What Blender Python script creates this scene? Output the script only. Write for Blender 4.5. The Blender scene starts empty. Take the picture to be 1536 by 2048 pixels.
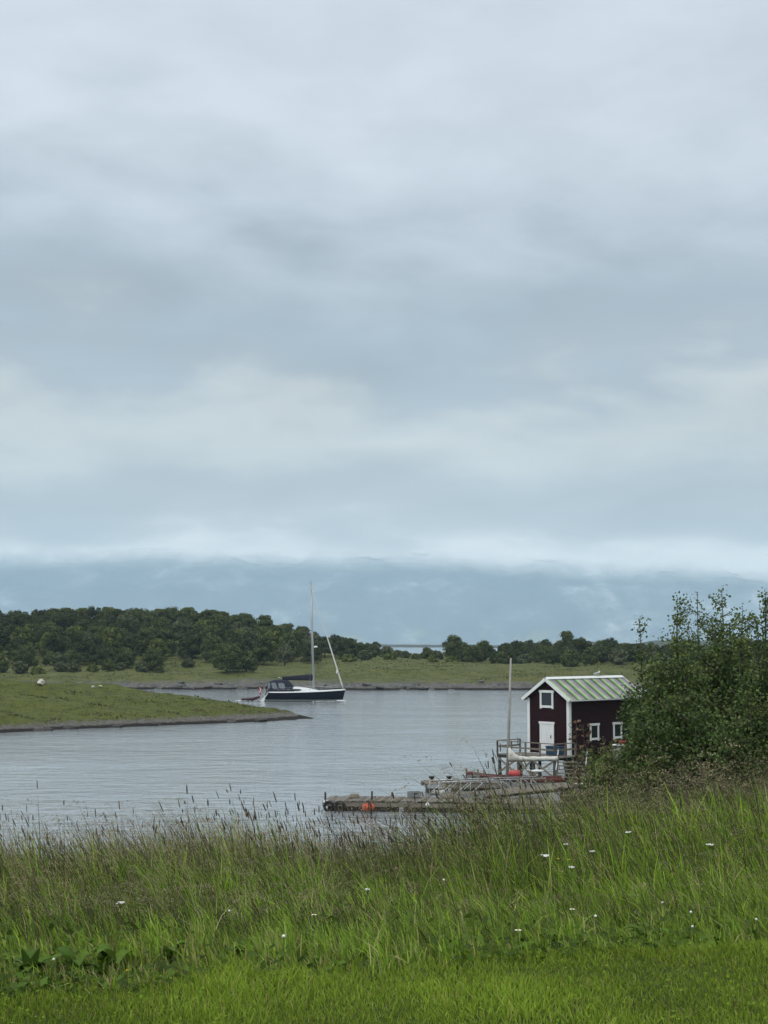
import bpy, math, random
import numpy as np
from mathutils import Vector, Matrix

random.seed(7)
RNG = np.random.default_rng(11)
SC = bpy.context.scene
COL = SC.collection
R = math.radians

# ------------------------------------------------------------------ camera
CAM_Z = 9.0
PITCH = math.atan(257 / 2960)
FPX = 2960.0
cam_data = bpy.data.cameras.new('camera')
cam = bpy.data.objects.new('camera', cam_data)
COL.objects.link(cam)
cam.location = (0, 0, CAM_Z)
cam.rotation_euler = (math.pi / 2 + PITCH, 0, 0)
cam_data.sensor_fit = 'VERTICAL'
cam_data.sensor_height = 36.0
cam_data.sensor_width = 27.0
cam_data.lens = FPX / 2048 * 36.0
cam_data.clip_start = 0.1
cam_data.clip_end = 60000
SC.camera = cam

# ------------------------------------------------------------------ sky, sun, exposure
SUN_EL, SUN_AZ = R(52), R(215)        # azimuth clockwise from +Y
def lin(c):
    return tuple(((v / 255) / 12.92 if v <= 10 else (((v / 255) + 0.055) / 1.055) ** 2.4) for v in c)

world = bpy.data.worlds.new('World')
SC.world = world
world.use_nodes = True
nt = world.node_tree
nt.nodes.clear()
def N(tree, kind, **kw):
    n = tree.nodes.new(kind)
    for k, v in kw.items():
        if k in n.inputs.keys() if hasattr(n, 'inputs') else False:
            n.inputs[k].default_value = v
        else:
            setattr(n, k, v)
    return n
def math_node(tree, op, a, b=None, c=None, clamp=False):
    n = tree.nodes.new('ShaderNodeMath'); n.operation = op; n.use_clamp = clamp
    for i, v in enumerate((a, b, c)):
        if v is None: continue
        if isinstance(v, (int, float)): n.inputs[i].default_value = v
        else: tree.links.new(v, n.inputs[i])
    return n.outputs[0]

out = N(nt, 'ShaderNodeOutputWorld')
bg = N(nt, 'ShaderNodeBackground'); bg.inputs['Strength'].default_value = 0.1
nt.links.new(bg.outputs[0], out.inputs[0])
sky = N(nt, 'ShaderNodeTexSky'); sky.sky_type = 'NISHITA'; sky.sun_disc = False
sky.sun_elevation = SUN_EL; sky.sun_rotation = SUN_AZ
tc = N(nt, 'ShaderNodeTexCoord')
sep = N(nt, 'ShaderNodeSeparateXYZ'); nt.links.new(tc.outputs['Generated'], sep.inputs[0])
zc = math_node(nt, 'MAXIMUM', sep.outputs[2], 0.0)
den = math_node(nt, 'ADD', zc, 0.10)
px = math_node(nt, 'DIVIDE', sep.outputs[0], den)
py = math_node(nt, 'DIVIDE', sep.outputs[1], den)
# cloud deck coordinates: the view direction dropped on a level sheet overhead
cmb = N(nt, 'ShaderNodeCombineXYZ'); nt.links.new(px, cmb.inputs[0]); nt.links.new(py, cmb.inputs[1])
def noise(vec, scale, detail, rough, w=0.0, dist=0.0):
    m = N(nt, 'ShaderNodeMapping'); m.inputs['Location'].default_value = (w * 3.1, w * 1.7, w)
    nt.links.new(vec, m.inputs[0])
    n = N(nt, 'ShaderNodeTexNoise'); n.inputs['Scale'].default_value = scale
    n.inputs['Detail'].default_value = detail; n.inputs['Roughness'].default_value = rough
    n.inputs['Distortion'].default_value = dist
    nt.links.new(m.outputs[0], n.inputs['Vector'])
    return n.outputs[0]
cmb2 = N(nt, 'ShaderNodeCombineXYZ')                     # direction, stretched level
nt.links.new(sep.outputs[0], cmb2.inputs[0]); nt.links.new(sep.outputs[1], cmb2.inputs[1])
nt.links.new(math_node(nt, 'MULTIPLY', sep.outputs[2], 2.6), cmb2.inputs[2])
n1 = noise(cmb2.outputs[0], 3.2, 5, 0.55, 2.35, 0.3)
n2 = noise(cmb2.outputs[0], 8.0, 4, 0.5, 5.1, 0.2)
n3 = noise(cmb.outputs[0], 1.1, 5, 0.55, 7.7, 0.6)
# elevation warped by the cloud relief
amp = math_node(nt, 'ADD', math_node(nt, 'MULTIPLY', zc, 0.42), 0.006)
w1 = math_node(nt, 'MULTIPLY', math_node(nt, 'SUBTRACT', n1, 0.5), math_node(nt, 'MULTIPLY', amp, 2.2))
w2 = math_node(nt, 'MULTIPLY', math_node(nt, 'SUBTRACT', n2, 0.5), math_node(nt, 'MULTIPLY', amp, 1.5))
el = math_node(nt, 'ADD', math_node(nt, 'ADD', sep.outputs[2], w1), w2)
ramp = N(nt, 'ShaderNodeValToRGB'); ramp.color_ramp.interpolation = 'B_SPLINE'
stops = [(-0.02, (226, 226, 226)), (0.030, (232, 232, 231)), (0.050, (248, 246, 241)), (0.062, (240, 239, 235)), (0.074, (192, 195, 199)),
         (0.100, (181, 187, 192)), (0.116, (190, 197, 199)), (0.138, (211, 214, 212)), (0.154, (198, 204, 205)),
         (0.174, (163, 174, 184)), (0.230, (166, 179, 189)), (0.285, (192, 202, 211)), (0.36, (203, 212, 222)),
         (0.52, (212, 220, 228)), (0.98, (248, 250, 252))]
el01 = math_node(nt, 'ADD', math_node(nt, 'MULTIPLY', el, 0.97), 0.02)
cr = ramp.color_ramp
while len(cr.elements) < len(stops): cr.elements.new(0.5)
for e, (p, c) in zip(cr.elements, stops):
    e.position = p * 0.97 + 0.02
for e, (p, c) in zip(cr.elements, stops):
    e.color = (*lin(c), 1)
nt.links.new(el01, ramp.inputs[0])
var = math_node(nt, 'ADD', math_node(nt, 'MULTIPLY', n3, 0.44), 0.78)
var2 = math_node(nt, 'ADD', math_node(nt, 'MULTIPLY', n2, 0.26), 0.87)
# the thin bright cloud base lying over the mountains
qb = math_node(nt, 'DIVIDE', math_node(nt, 'SUBTRACT', el, 0.054), 0.014)
band = math_node(nt, 'EXPONENT', math_node(nt, 'MULTIPLY', math_node(nt, 'MULTIPLY', qb, qb), -1.0))
var = math_node(nt, 'MULTIPLY', var, math_node(nt, 'ADD', math_node(nt, 'MULTIPLY', band, 0.26), 1.0))
sc1 = N(nt, 'ShaderNodeVectorMath'); sc1.operation = 'SCALE'
nt.links.new(ramp.outputs[0], sc1.inputs[0])
nt.links.new(math_node(nt, 'MULTIPLY', math_node(nt, 'MULTIPLY', var, var2), 10.0), sc1.inputs['Scale'])
mix = N(nt, 'ShaderNodeMix'); mix.data_type = 'RGBA'
mix.inputs[0].default_value = 0.97                        # cloud cover
nt.links.new(sky.outputs[0], mix.inputs[6]); nt.links.new(sc1.outputs[0], mix.inputs[7])
nt.links.new(mix.outputs[2], bg.inputs[0])

sun_data = bpy.data.lights.new('sun', 'SUN')
sun_data.energy = 1.3; sun_data.angle = R(25); sun_data.color = (1.0, 0.97, 0.92)
sun = bpy.data.objects.new('sun', sun_data); COL.objects.link(sun)
sd = Vector((math.sin(SUN_AZ) * math.cos(SUN_EL), math.cos(SUN_AZ) * math.cos(SUN_EL), math.sin(SUN_EL)))
sun.rotation_euler = sd.to_track_quat('Z', 'Y').to_euler()
sun.location = (0, 0, 60)

SC.view_settings.view_transform = 'Standard'
SC.view_settings.look = 'None'
SC.view_settings.exposure = 0.15
SC.view_settings.gamma = 1.0
SC.view_settings.use_curve_mapping = False
SC.cycles.use_denoising = True
SC.cycles.max_bounces = 6
SC.cycles.volume_bounces = 4
SC.cycles.caustics_reflective = False
SC.cycles.caustics_refractive = False

# ------------------------------------------------------------------ helpers
def ray(u, v):
    c, s = math.cos(PITCH), math.sin(PITCH)
    a, b = u - 768.0, 1024.0 - v
    return Vector((a, c * FPX - s * b, s * FPX + c * b))
def P(u, v, D):
    d = ray(u, v); return Vector((0, 0, CAM_Z)) + d * (D / d.y)
def Wp(u, v, z=0.0):
    d = ray(u, v); return Vector((0, 0, CAM_Z)) + d * ((z - CAM_Z) / d.z)

def tag(o, label=None, cat=None, group=None, kind=None):
    if label: o['label'] = label
    if cat: o['category'] = cat
    if group: o['group'] = group
    if kind: o['kind'] = kind
    return o
def empty(name, loc=(0, 0, 0), rz=0.0, label=None, cat=None, group=None):
    o = bpy.data.objects.new(name, None); COL.objects.link(o)
    o.empty_display_size = 0.2
    o.location = loc; o.rotation_euler = (0, 0, rz)
    return tag(o, label, cat, group)
def link(name, me, parent=None, mat=None):
    o = bpy.data.objects.new(name, me); COL.objects.link(o)
    if parent is not None: o.parent = parent
    if mat is not None and not me.materials: me.materials.append(mat)
    return o
def copy_tree(o, parent=None):
    c = o.copy(); COL.objects.link(c); c.parent = parent
    for ch in o.children: copy_tree(ch, c)
    return c

def np_mesh(name, V, F, col=None, smooth=False, mat=None):
    """V (n,3) float, F (m,k) int or list of such arrays; col (n,3) colour at each vertex."""
    if not isinstance(F, (list, tuple)): F = [F]
    me = bpy.data.meshes.new(name)
    V = np.ascontiguousarray(V, dtype=np.float32)
    me.vertices.add(len(V)); me.vertices.foreach_set('co', V.ravel())
    loops = np.concatenate([f.ravel() for f in F]).astype(np.int32)
    cnt = np.concatenate([np.full(len(f), f.shape[1], dtype=np.int32) for f in F])
    start = np.concatenate([[0], np.cumsum(cnt)[:-1]]).astype(np.int32)
    me.loops.add(len(loops)); me.loops.foreach_set('vertex_index', loops)
    me.polygons.add(len(cnt)); me.polygons.foreach_set('loop_start', start)
    try: me.polygons.foreach_set('loop_total', cnt)
    except Exception: pass
    if smooth: me.polygons.foreach_set('use_smooth', np.ones(len(cnt), dtype=bool))
    me.update(calc_edges=True)
    if col is not None:
        a = me.color_attributes.new('Col', 'FLOAT_COLOR', 'POINT')
        c4 = np.ones((len(V), 4), dtype=np.float32); c4[:, :3] = col
        a.data.foreach_set('color', c4.ravel())
    if mat is not None: me.materials.append(mat)
    me.validate()
    return me

class MB:
    def __init__(s): s.v = []; s.f = []; s.sm = []
    def add(s, vs, fs, smooth=False):
        b = len(s.v); s.v += [tuple(v) for v in vs]
        s.f += [tuple(i + b for i in f) for f in fs]; s.sm += [smooth] * len(fs)
        return s
    def box(s, c, d, M=None):
        x, y, z = d[0] / 2, d[1] / 2, d[2] / 2; c = Vector(c)
        vs = [Vector((sx * x, sy * y, sz * z)) for sz in (-1, 1) for sy in (-1, 1) for sx in (-1, 1)]
        if M is not None: vs = [M @ v for v in vs]
        return s.add([c + v for v in vs], [(0, 2, 3, 1), (4, 5, 7, 6), (0, 1, 5, 4), (2, 6, 7, 3), (0, 4, 6, 2), (1, 3, 7, 5)])
    def beam(s, a, b, w, h, up=(0, 0, 1)):
        a, b = Vector(a), Vector(b); d = (b - a).normalized(); up = Vector(up)
        if abs(d.dot(up)) > 0.98: up = Vector((1, 0, 0))
        x = d.cross(up).normalized(); z = x.cross(d)
        q = [x * (sx * w / 2) + z * (sz * h / 2) for sx, sz in ((-1, -1), (1, -1), (1, 1), (-1, 1))]
        return s.add([a + k for k in q] + [b + k for k in q], [(3, 2, 1, 0), (4, 5, 6, 7), (0, 1, 5, 4), (1, 2, 6, 5), (2, 3, 7, 6), (3, 0, 4, 7)])
    def tube(s, path, rad, n=6, smooth=True, caps=True):
        path = [Vector(p) for p in path]
        if not isinstance(rad, (list, tuple)): rad = [rad] * len(path)
        vs, fs = [], []; m = len(path)
        for i, p in enumerate(path):
            d = (path[min(i + 1, m - 1)] - path[max(i - 1, 0)]).normalized()
            up = Vector((0, 0, 1)) if abs(d.z) < 0.95 else Vector((1, 0, 0))
            x = d.cross(up).normalized(); y = d.cross(x)
            for k in range(n):
                t = 2 * math.pi * k / n
                vs.append(p + (x * math.cos(t) + y * math.sin(t)) * rad[i])
        for i in range(m - 1):
            for k in range(n):
                k2 = (k + 1) % n
                fs.append((i * n + k, (i + 1) * n + k, (i + 1) * n + k2, i * n + k2))
        s.add(vs, fs, smooth)
        if caps:
            b = len(s.v) - len(vs)
            s.f.append(tuple(b + k for k in range(n))); s.sm.append(False)
            s.f.append(tuple(b + (m - 1) * n + k for k in reversed(range(n)))); s.sm.append(False)
        return s
    def ell(s, c, r, nu=10, nv=7, M=None, jit=0.0):
        c = Vector(c); vs, fs = [], []
        for i in range(nv + 1):
            ph = math.pi * i / nv
            for k in range(nu):
                t = 2 * math.pi * k / nu
                j = 1 + random.uniform(-jit, jit)
                p = Vector((r[0] * math.sin(ph) * math.cos(t), r[1] * math.sin(ph) * math.sin(t), r[2] * math.cos(ph))) * j
                vs.append(c + (M @ p if M is not None else p))
        for i in range(nv):
            for k in range(nu):
                k2 = (k + 1) % nu
                fs.append((i * nu + k, (i + 1) * nu + k, (i + 1) * nu + k2, i * nu + k2))
        return s.add(vs, fs, True)
    def lathe(s, prof, c=(0, 0, 0), n=14, smooth=True):
        c = Vector(c); vs, fs = [], []
        for r, z in prof:
            for k in range(n):
                t = 2 * math.pi * k / n; vs.append(c + Vector((r * math.cos(t), r * math.sin(t), z)))
        for i in range(len(prof) - 1):
            for k in range(n):
                k2 = (k + 1) % n; fs.append((i * n + k, i * n + k2, (i + 1) * n + k2, (i + 1) * n + k))
        return s.add(vs, fs, smooth)
    def loft(s, rings, closed=False, smooth=True, cap=True):
        n = len(rings[0]); vs = [p for r in rings for p in r]; fs = []
        for i in range(len(rings) - 1):
            for k in range(n if closed else n - 1):
                k2 = (k + 1) % n; fs.append((i * n + k, (i + 1) * n + k, (i + 1) * n + k2, i * n + k2))
        s.add(vs, fs, smooth)
        if cap:
            b = len(s.v) - len(vs)
            s.f.append(tuple(b + k for k in range(n))); s.sm.append(False)
            s.f.append(tuple(b + (len(rings) - 1) * n + k for k in reversed(range(n)))); s.sm.append(False)
        return s
    def mesh(s, name, mat=None):
        me = bpy.data.meshes.new(name); me.from_pydata(s.v, [], s.f)
        me.polygons.foreach_set('use_smooth', np.array(s.sm, dtype=bool)); me.update()
        if mat is not None: me.materials.append(mat)
        return me
    def build(s, name, mat=None, parent=None):
        return link(name, s.mesh(name, mat), parent)

# ------------------------------------------------------------------ materials
def new_mat(name):
    m = bpy.data.materials.new(name); m.use_nodes = True
    t = m.node_tree; b = t.nodes['Principled BSDF']
    return m, t, b
def mat(name, col, rough=0.6, var=0.25, scale=4.0, metal=0.0, bump=0.0, col2=None, stretch=(1, 1, 1), spec=0.4, detail=4):
    m, t, b = new_mat(name)
    co = t.nodes.new('ShaderNodeTexCoord'); mp = t.nodes.new('ShaderNodeMapping')
    mp.inputs['Scale'].default_value = stretch
    t.links.new(co.outputs['Object'], mp.inputs[0])
    no = t.nodes.new('ShaderNodeTexNoise'); no.inputs['Scale'].default_value = scale
    no.inputs['Detail'].default_value = detail; no.inputs['Roughness'].default_value = 0.6
    t.links.new(mp.outputs[0], no.inputs['Vector'])
    r = t.nodes.new('ShaderNodeValToRGB')
    c2 = col2 if col2 else tuple(c * (1 + var) for c in col)
    c1 = col if col2 else tuple(c * (1 - var) for c in col)
    r.color_ramp.elements[0].position = 0.32; r.color_ramp.elements[1].position = 0.68
    r.color_ramp.elements[0].color = (*c1, 1); r.color_ramp.elements[1].color = (*c2, 1)
    t.links.new(no.outputs[0], r.inputs[0]); t.links.new(r.outputs[0], b.inputs['Base Color'])
    b.inputs['Roughness'].default_value = rough; b.inputs['Metallic'].default_value = metal
    b.inputs['Specular IOR Level'].default_value = spec
    if bump:
        bp = t.nodes.new('ShaderNodeBump'); bp.inputs['Strength'].default_value = 1.0; bp.inputs['Distance'].default_value = bump
        t.links.new(no.outputs[0], bp.inputs['Height']); t.links.new(bp.outputs[0], b.inputs['Normal'])
    return m
def leaf_mat(name, trans=0.35, rough=0.55, gloss=0.04):
    m, t, b = new_mat(name)
    a = t.nodes.new('ShaderNodeVertexColor'); a.layer_name = 'Col'
    tr = t.nodes.new('ShaderNodeBsdfTranslucent')
    t.links.new(a.outputs[0], b.inputs['Base Color']); t.links.new(a.outputs[0], tr.inputs['Color'])
    b.inputs['Roughness'].default_value = rough; b.inputs['Specular IOR Level'].default_value = gloss * 5
    mx = t.nodes.new('ShaderNodeMixShader'); mx.inputs[0].default_value = trans
    t.links.new(b.outputs[0], mx.inputs[1]); t.links.new(tr.outputs[0], mx.inputs[2])
    t.links.new(mx.outputs[0], t.nodes['Material Output'].inputs[0])
    return m

M_GRASS = leaf_mat('grass_blade', 0.35, 0.6, 0.03)
M_LEAF = leaf_mat('leaf', 0.28, 0.5, 0.05)
M_FARLEAF = leaf_mat('far_leaf', 0.15, 0.8, 0.0)
M_BARK = mat('bark', (0.07, 0.06, 0.05), 0.9, 0.4, 12, bump=0.01)
M_WOOD = mat('weathered_timber', (0.165, 0.148, 0.122), 0.9, 0.42, 6, stretch=(1, 6, 6), bump=0.004)
M_WOODD = mat('dark_wet_timber', (0.045, 0.04, 0.035), 0.7, 0.4, 6, bump=0.004)
M_WHITE = mat('white_paint', (0.72, 0.74, 0.73), 0.5, 0.06, 3)
M_GALV = mat('galvanised_steel', (0.42, 0.44, 0.45), 0.45, 0.15, 5, metal=0.5)
M_GLASS = mat('dark_window_glass', (0.012, 0.016, 0.022), 0.06, 0.2, 2, spec=0.6)
# ------------------------------------------------------------------ noise for terrain
_G = np.random.default_rng(3).random((256, 256)) * 2 - 1
def vnoise(x, y):
    x = np.asarray(x, float); y = np.asarray(y, float)
    xi = np.floor(x).astype(int); yi = np.floor(y).astype(int); fx = x - xi; fy = y - yi
    fx = fx * fx * (3 - 2 * fx); fy = fy * fy * (3 - 2 * fy)
    g = lambda a, b: _G[a % 256, b % 256]
    return (g(xi, yi) * (1 - fx) + g(xi + 1, yi) * fx) * (1 - fy) + (g(xi, yi + 1) * (1 - fx) + g(xi + 1, yi + 1) * fx) * fy
def fbm(x, y, o=5, gain=0.5):
    s = 0; a = 1.0; f = 1.0
    for i in range(o):
        s = s + a * vnoise(x * f + 17.3 * i, y * f + 5.1 * i); a *= gain; f *= 2.03
    return s
def sstep(a, b, x):
    t = np.clip((np.asarray(x, float) - a) / (b - a), 0, 1); return t * t * (3 - 2 * t)

def grid_mesh(name, xs, ys, Z, mat=None, smooth=True):
    ny, nx = Z.shape
    if xs.ndim == 1: X, Y = np.meshgrid(xs, ys)
    else: X, Y = xs, ys
    V = np.stack([X, Y, Z], -1).reshape(-1, 3)
    i = np.arange(ny * nx).reshape(ny, nx)
    F = np.stack([i[:-1, :-1], i[:-1, 1:], i[1:, 1:], i[1:, :-1]], -1).reshape(-1, 4)
    return np_mesh(name, V, F, smooth=smooth, mat=mat)

# ------------------------------------------------------------------ terrain materials
def terrain_mat(name, cols, rock, wet, rock_z, wet_z, scale, bump=0.2, rock_amp=1.2):
    """grass above, bare rock under rock_z, dark weed line under wet_z (metres above the water)."""
    m, t, b = new_mat(name)
    g = t.nodes.new('ShaderNodeNewGeometry'); s = t.nodes.new('ShaderNodeSeparateXYZ')
    t.links.new(g.outputs['Position'], s.inputs[0])
    def nz(sc, det=5, st=(1, 1, 1)):
        mp = t.nodes.new('ShaderNodeMapping'); mp.inputs['Scale'].default_value = st
        t.links.new(g.outputs['Position'], mp.inputs[0])
        n = t.nodes.new('ShaderNodeTexNoise'); n.inputs['Scale'].default_value = sc
        n.inputs['Detail'].default_value = det; n.inputs['Roughness'].default_value = 0.62
        t.links.new(mp.outputs[0], n.inputs['Vector']); return n.outputs[0]
    a = nz(scale); c = nz(scale * 7, 6, (1, 0.5, 2))
    mixn = math_node(t, 'ADD', math_node(t, 'MULTIPLY', a, 0.6), math_node(t, 'MULTIPLY', c, 0.4))
    r = t.nodes.new('ShaderNodeValToRGB')
    while len(r.color_ramp.elements) < len(cols): r.color_ramp.elements.new(0.5)
    for i, (e, cc) in enumerate(zip(r.color_ramp.elements, cols)):
        e.position = 0.36 + 0.28 * i / (len(cols) - 1)
    for e, cc in zip(r.color_ramp.elements, cols): e.color = (*cc, 1)
    t.links.new(mixn, r.inputs[0])
    rn = nz(scale * 4, 6)
    rr = t.nodes.new('ShaderNodeValToRGB')
    rr.color_ramp.elements[0].position = 0.35; rr.color_ramp.elements[1].position = 0.7
    rr.color_ramp.elements[0].color = (*[x * 0.45 for x in rock], 1); rr.color_ramp.elements[1].color = (*rock, 1)
    t.links.new(rn, rr.inputs[0])
    zz = math_node(t, 'ADD', s.outputs[2], math_node(t, 'MULTIPLY', math_node(t, 'SUBTRACT', nz(scale * 2.2, 4), 0.5), rock_amp * 2))
    mr = t.nodes.new('ShaderNodeMapRange'); mr.inputs[1].default_value = rock_z * 0.8; mr.inputs[2].default_value = rock_z * 1.2
    t.links.new(zz, mr.inputs[0])
    m1 = t.nodes.new('ShaderNodeMix'); m1.data_type = 'RGBA'
    t.links.new(mr.outputs[0], m1.inputs[0]); t.links.new(rr.outputs[0], m1.inputs[6]); t.links.new(r.outputs[0], m1.inputs[7])
    z2 = math_node(t, 'ADD', s.outputs[2], math_node(t, 'MULTIPLY', math_node(t, 'SUBTRACT', nz(scale * 3, 3), 0.5), wet_z))
    mw = t.nodes.new('ShaderNodeMapRange'); mw.inputs[1].default_value = wet_z * 0.8; mw.inputs[2].default_value = wet_z * 1.25
    t.links.new(z2, mw.inputs[0])
    m2 = t.nodes.new('ShaderNodeMix'); m2.data_type = 'RGBA'
    t.links.new(mw.outputs[0], m2.inputs[0]); m2.inputs[6].default_value = (*wet, 1); t.links.new(m1.outputs[2], m2.inputs[7])
    t.links.new(m2.outputs[2], b.inputs['Base Color'])
    b.inputs['Roughness'].default_value = 0.9; b.inputs['Specular IOR Level'].default_value = 0.15
    bp = t.nodes.new('ShaderNodeBump'); bp.inputs['Distance'].default_value = bump
    t.links.new(mixn, bp.inputs['Height']); t.links.new(bp.outputs[0], b.inputs['Normal'])
    return m

# ------------------------------------------------------------------ water
def water_mat():
    m, t, b = new_mat('sea_water')
    b.inputs['Base Color'].default_value = (0.30, 0.335, 0.352, 1)
    b.inputs['Roughness'].default_value = 0.06; b.inputs['IOR'].default_value = 1.333
    g = t.nodes.new('ShaderNodeNewGeometry')
    def nz(sc, st, det, rot=0):
        mp = t.nodes.new('ShaderNodeMapping'); mp.inputs['Scale'].default_value = st; mp.inputs['Rotation'].default_value = (0, 0, rot)
        t.links.new(g.outputs['Position'], mp.inputs[0])
        n = t.nodes.new('ShaderNodeTexNoise'); n.inputs['Scale'].default_value = sc
        n.inputs['Detail'].default_value = det; n.inputs['Roughness'].default_value = 0.55
        t.links.new(mp.outputs[0], n.inputs['Vector']); return n.outputs[0]
    a = nz(0.62, (0.62, 1.0, 1), 5, 0.12)
    c = nz(2.3, (0.65, 1.0, 1), 4, -0.2)
    e = nz(0.05, (0.5, 1.4, 1), 3, 0.1)
    patch = math_node(t, 'ADD', math_node(t, 'MULTIPLY', e, 2.4), -0.25)
    h = math_node(t, 'ADD', math_node(t, 'MULTIPLY', a, 0.42), math_node(t, 'MULTIPLY', c, 0.10))
    h = math_node(t, 'MULTIPLY', h, patch)
    bp = t.nodes.new('ShaderNodeBump'); bp.inputs['Strength'].default_value = 1.0; bp.inputs['Distance'].default_value = 0.36
    t.links.new(h, bp.inputs['Height']); t.links.new(bp.outputs[0], b.inputs['Normal'])
    return m
wm = MB()
wm.add([(-9000, 20, 0), (9000, 20, 0), (9000, 12700, 0), (-9000, 12700, 0)], [(0, 1, 2, 3)])
water = wm.build('water', water_mat())
tag(water, 'grey rippled sea water of the inlet', kind='structure')

# ------------------------------------------------------------------ near bank (lawn and slope down to the water)
SHX = [-300, -20, 0, 6, 8.5, 11, 12.6, 16, 30, 60, 300]
SHY = [56, 57, 59, 64, 74, 92, 104, 122, 138, 150, 150]
PY = [-40, 7.6, 9, 10.5, 12, 14, 20, 30, 45, 56, 60, 66, 80, 120, 400]
PZ = [7.42, 7.40, 7.18, 6.93, 6.68, 6.3, 5.15, 3.5, 1.6, 0.45, 0, -0.9, -2.2, -3, -3]
def ground_z(x, y):
    x = np.asarray(x, float); y = np.asarray(y, float)
    sh = np.interp(x, SHX, SHY)
    yy = np.where(y < 35, y, 35 + (y - 35) * 25.0 / (sh - 35))
    z = np.interp(yy, PY, PZ)
    z = z + sstep(0.2, 4, x) * np.exp(-((y - 22) / 10.0) ** 2) * 0.60
    z = z + (0.09 + 0.10 * sstep(-2.0, 1.2, x) + 0.07 * sstep(0.1, 1.4, x)) * np.exp(-((y - 12.8) / 3.2) ** 2)
    z = z + sstep(12, 15.5, x) * np.exp(-((y - 96) / 17.0) ** 2) * 1.3
    z = z + fbm(x * 0.35, y * 0.35, 4) * 0.10 * sstep(8, 14, y) + fbm(x * 1.2, y * 1.2, 2) * 0.02
    return z
def gz(x, y): return float(ground_z(x, y))
def lawn_edge(x): return 7.32 + 0.22 * np.asarray(x, float) + 0.30 * vnoise(np.asarray(x, float) * 1.3, 3.0) + 0.16 * vnoise(np.asarray(x, float) * 4, 9.0)

def ground_mat():
    m, t, b = new_mat('turf_and_soil')
    g = t.nodes.new('ShaderNodeNewGeometry')
    n = t.nodes.new('ShaderNodeTexNoise'); n.inputs['Scale'].default_value = 1.4; n.inputs['Detail'].default_value = 6
    t.links.new(g.outputs['Position'], n.inputs['Vector'])
    n2 = t.nodes.new('ShaderNodeTexNoise'); n2.inputs['Scale'].default_value = 22; n2.inputs['Detail'].default_value = 5
    t.links.new(g.outputs['Position'], n2.inputs['Vector'])
    mixn = math_node(t, 'ADD', math_node(t, 'MULTIPLY', n.outputs[0], 0.5), math_node(t, 'MULTIPLY', n2.outputs[0], 0.5))
    r = t.nodes.new('ShaderNodeValToRGB')
    cs = [(0.3, (0.022, 0.028, 0.010)), (0.5, (0.045, 0.065, 0.014)), (0.7, (0.075, 0.105, 0.018))]
    r.color_ramp.elements.new(0.5)
    for e, (p, c) in zip(r.color_ramp.elements, cs): e.position = p
    for e, (p, c) in zip(r.color_ramp.elements, cs): e.color = (*c, 1)
    t.links.new(mixn, r.inputs[0]); t.links.new(r.outputs[0], b.inputs['Base Color'])
    b.inputs['Roughness'].default_value = 0.95; b.inputs['Specular IOR Level'].default_value = 0.1
    bp = t.nodes.new('ShaderNodeBump'); bp.inputs['Distance'].default_value = 0.03
    t.links.new(n2.outputs[0], bp.inputs['Height']); t.links.new(bp.outputs[0], b.inputs['Normal'])
    return m
gx = np.concatenate([np.linspace(-160, -24, 30), np.linspace(-22, 26, 150), np.linspace(28, 200, 40)])
gy = np.concatenate([np.linspace(-30, 4, 12), np.linspace(4.5, 36, 110), np.linspace(37, 170, 110)])
GX, GY = np.meshgrid(gx, gy)
ground = link('ground', grid_mesh('ground', gx, gy, ground_z(GX, GY), ground_mat()))
tag(ground, 'grassy bank falling from the mown lawn to the shore', kind='structure')

# ------------------------------------------------------------------ left headland
HU = np.array([-700, -300, 0, 130, 300, 450, 560, 600, 634], float)
HF = np.array([1476, 1473, 1466, 1459, 1452, 1446, 1442, 1440, 1438.2], float)      # front waterline
HC = np.array([1352, 1357, 1365, 1371.5, 1385, 1406, 1424, 1431, 1437.5], float)     # crest
HT = np.array([60, 52, 40, 36, 28, 18, 9, 5, 0.6], float)                            # depth of front slope, metres
us = np.linspace(-700, 634, 260)
front = [Wp(u, np.interp(u, HU, HF)) for u in us]
NR = 46
HX = np.zeros((NR, len(us))); HY = HX.copy(); HZ = HX.copy()
for i, u in enumerate(us):
    f = front[i]; th = float(np.interp(u, HU, HT))
    c = P(u, float(np.interp(u, HU, HC)), f.y + th)
    for j in range(NR):
        t = j / (NR - 1)
        if t < 0.6:
            s = t / 0.6; y = f.y - 1.5 + (th + 1.5) * s
            z = -0.5 + (c.z + 0.5) * (0.30 * min(1, s / 0.10) + 0.70 * (math.sin(s * math.pi / 2) ** 1.15) if c.z > 0.3 else s)
        else:
            s = (t - 0.6) / 0.4; y = f.y + th + (th * 1.1 + 1.5) * s
            z = c.z + (-0.8 - c.z) * (s ** 1.7)
        HX[j, i] = f.x + (c.x - f.x) * min(t / 0.6, 1.0); HY[j, i] = y; HZ[j, i] = z
am = np.clip(HZ / 2.2, 0, 1)
HZ = HZ + am * (fbm(HX * 0.10 + HY * 0.08, HY * 0.24, 4) * 0.55 + fbm(HX * 0.6, HY * 0.9, 3) * 0.14)
HZ = HZ + np.clip(1 - np.abs(HZ - 0.5) / 0.9, 0, 1) * fbm(HX * 0.7, HY * 0.7, 4, 0.6) * 0.28
M_HEAD = terrain_mat('headland_turf', [(0.046, 0.050, 0.018), (0.068, 0.080, 0.018), (0.088, 0.106, 0.020), (0.105, 0.10, 0.036)],
                     (0.17, 0.16, 0.145), (0.020, 0.017, 0.014), 0.65, 0.28, 0.7, 0.06, 0.55)
head = link('headland', grid_mesh('headland', HX, HY, HZ, M_HEAD))
tag(head, 'low grassy headland with dark rocky waterline', kind='structure')

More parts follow.
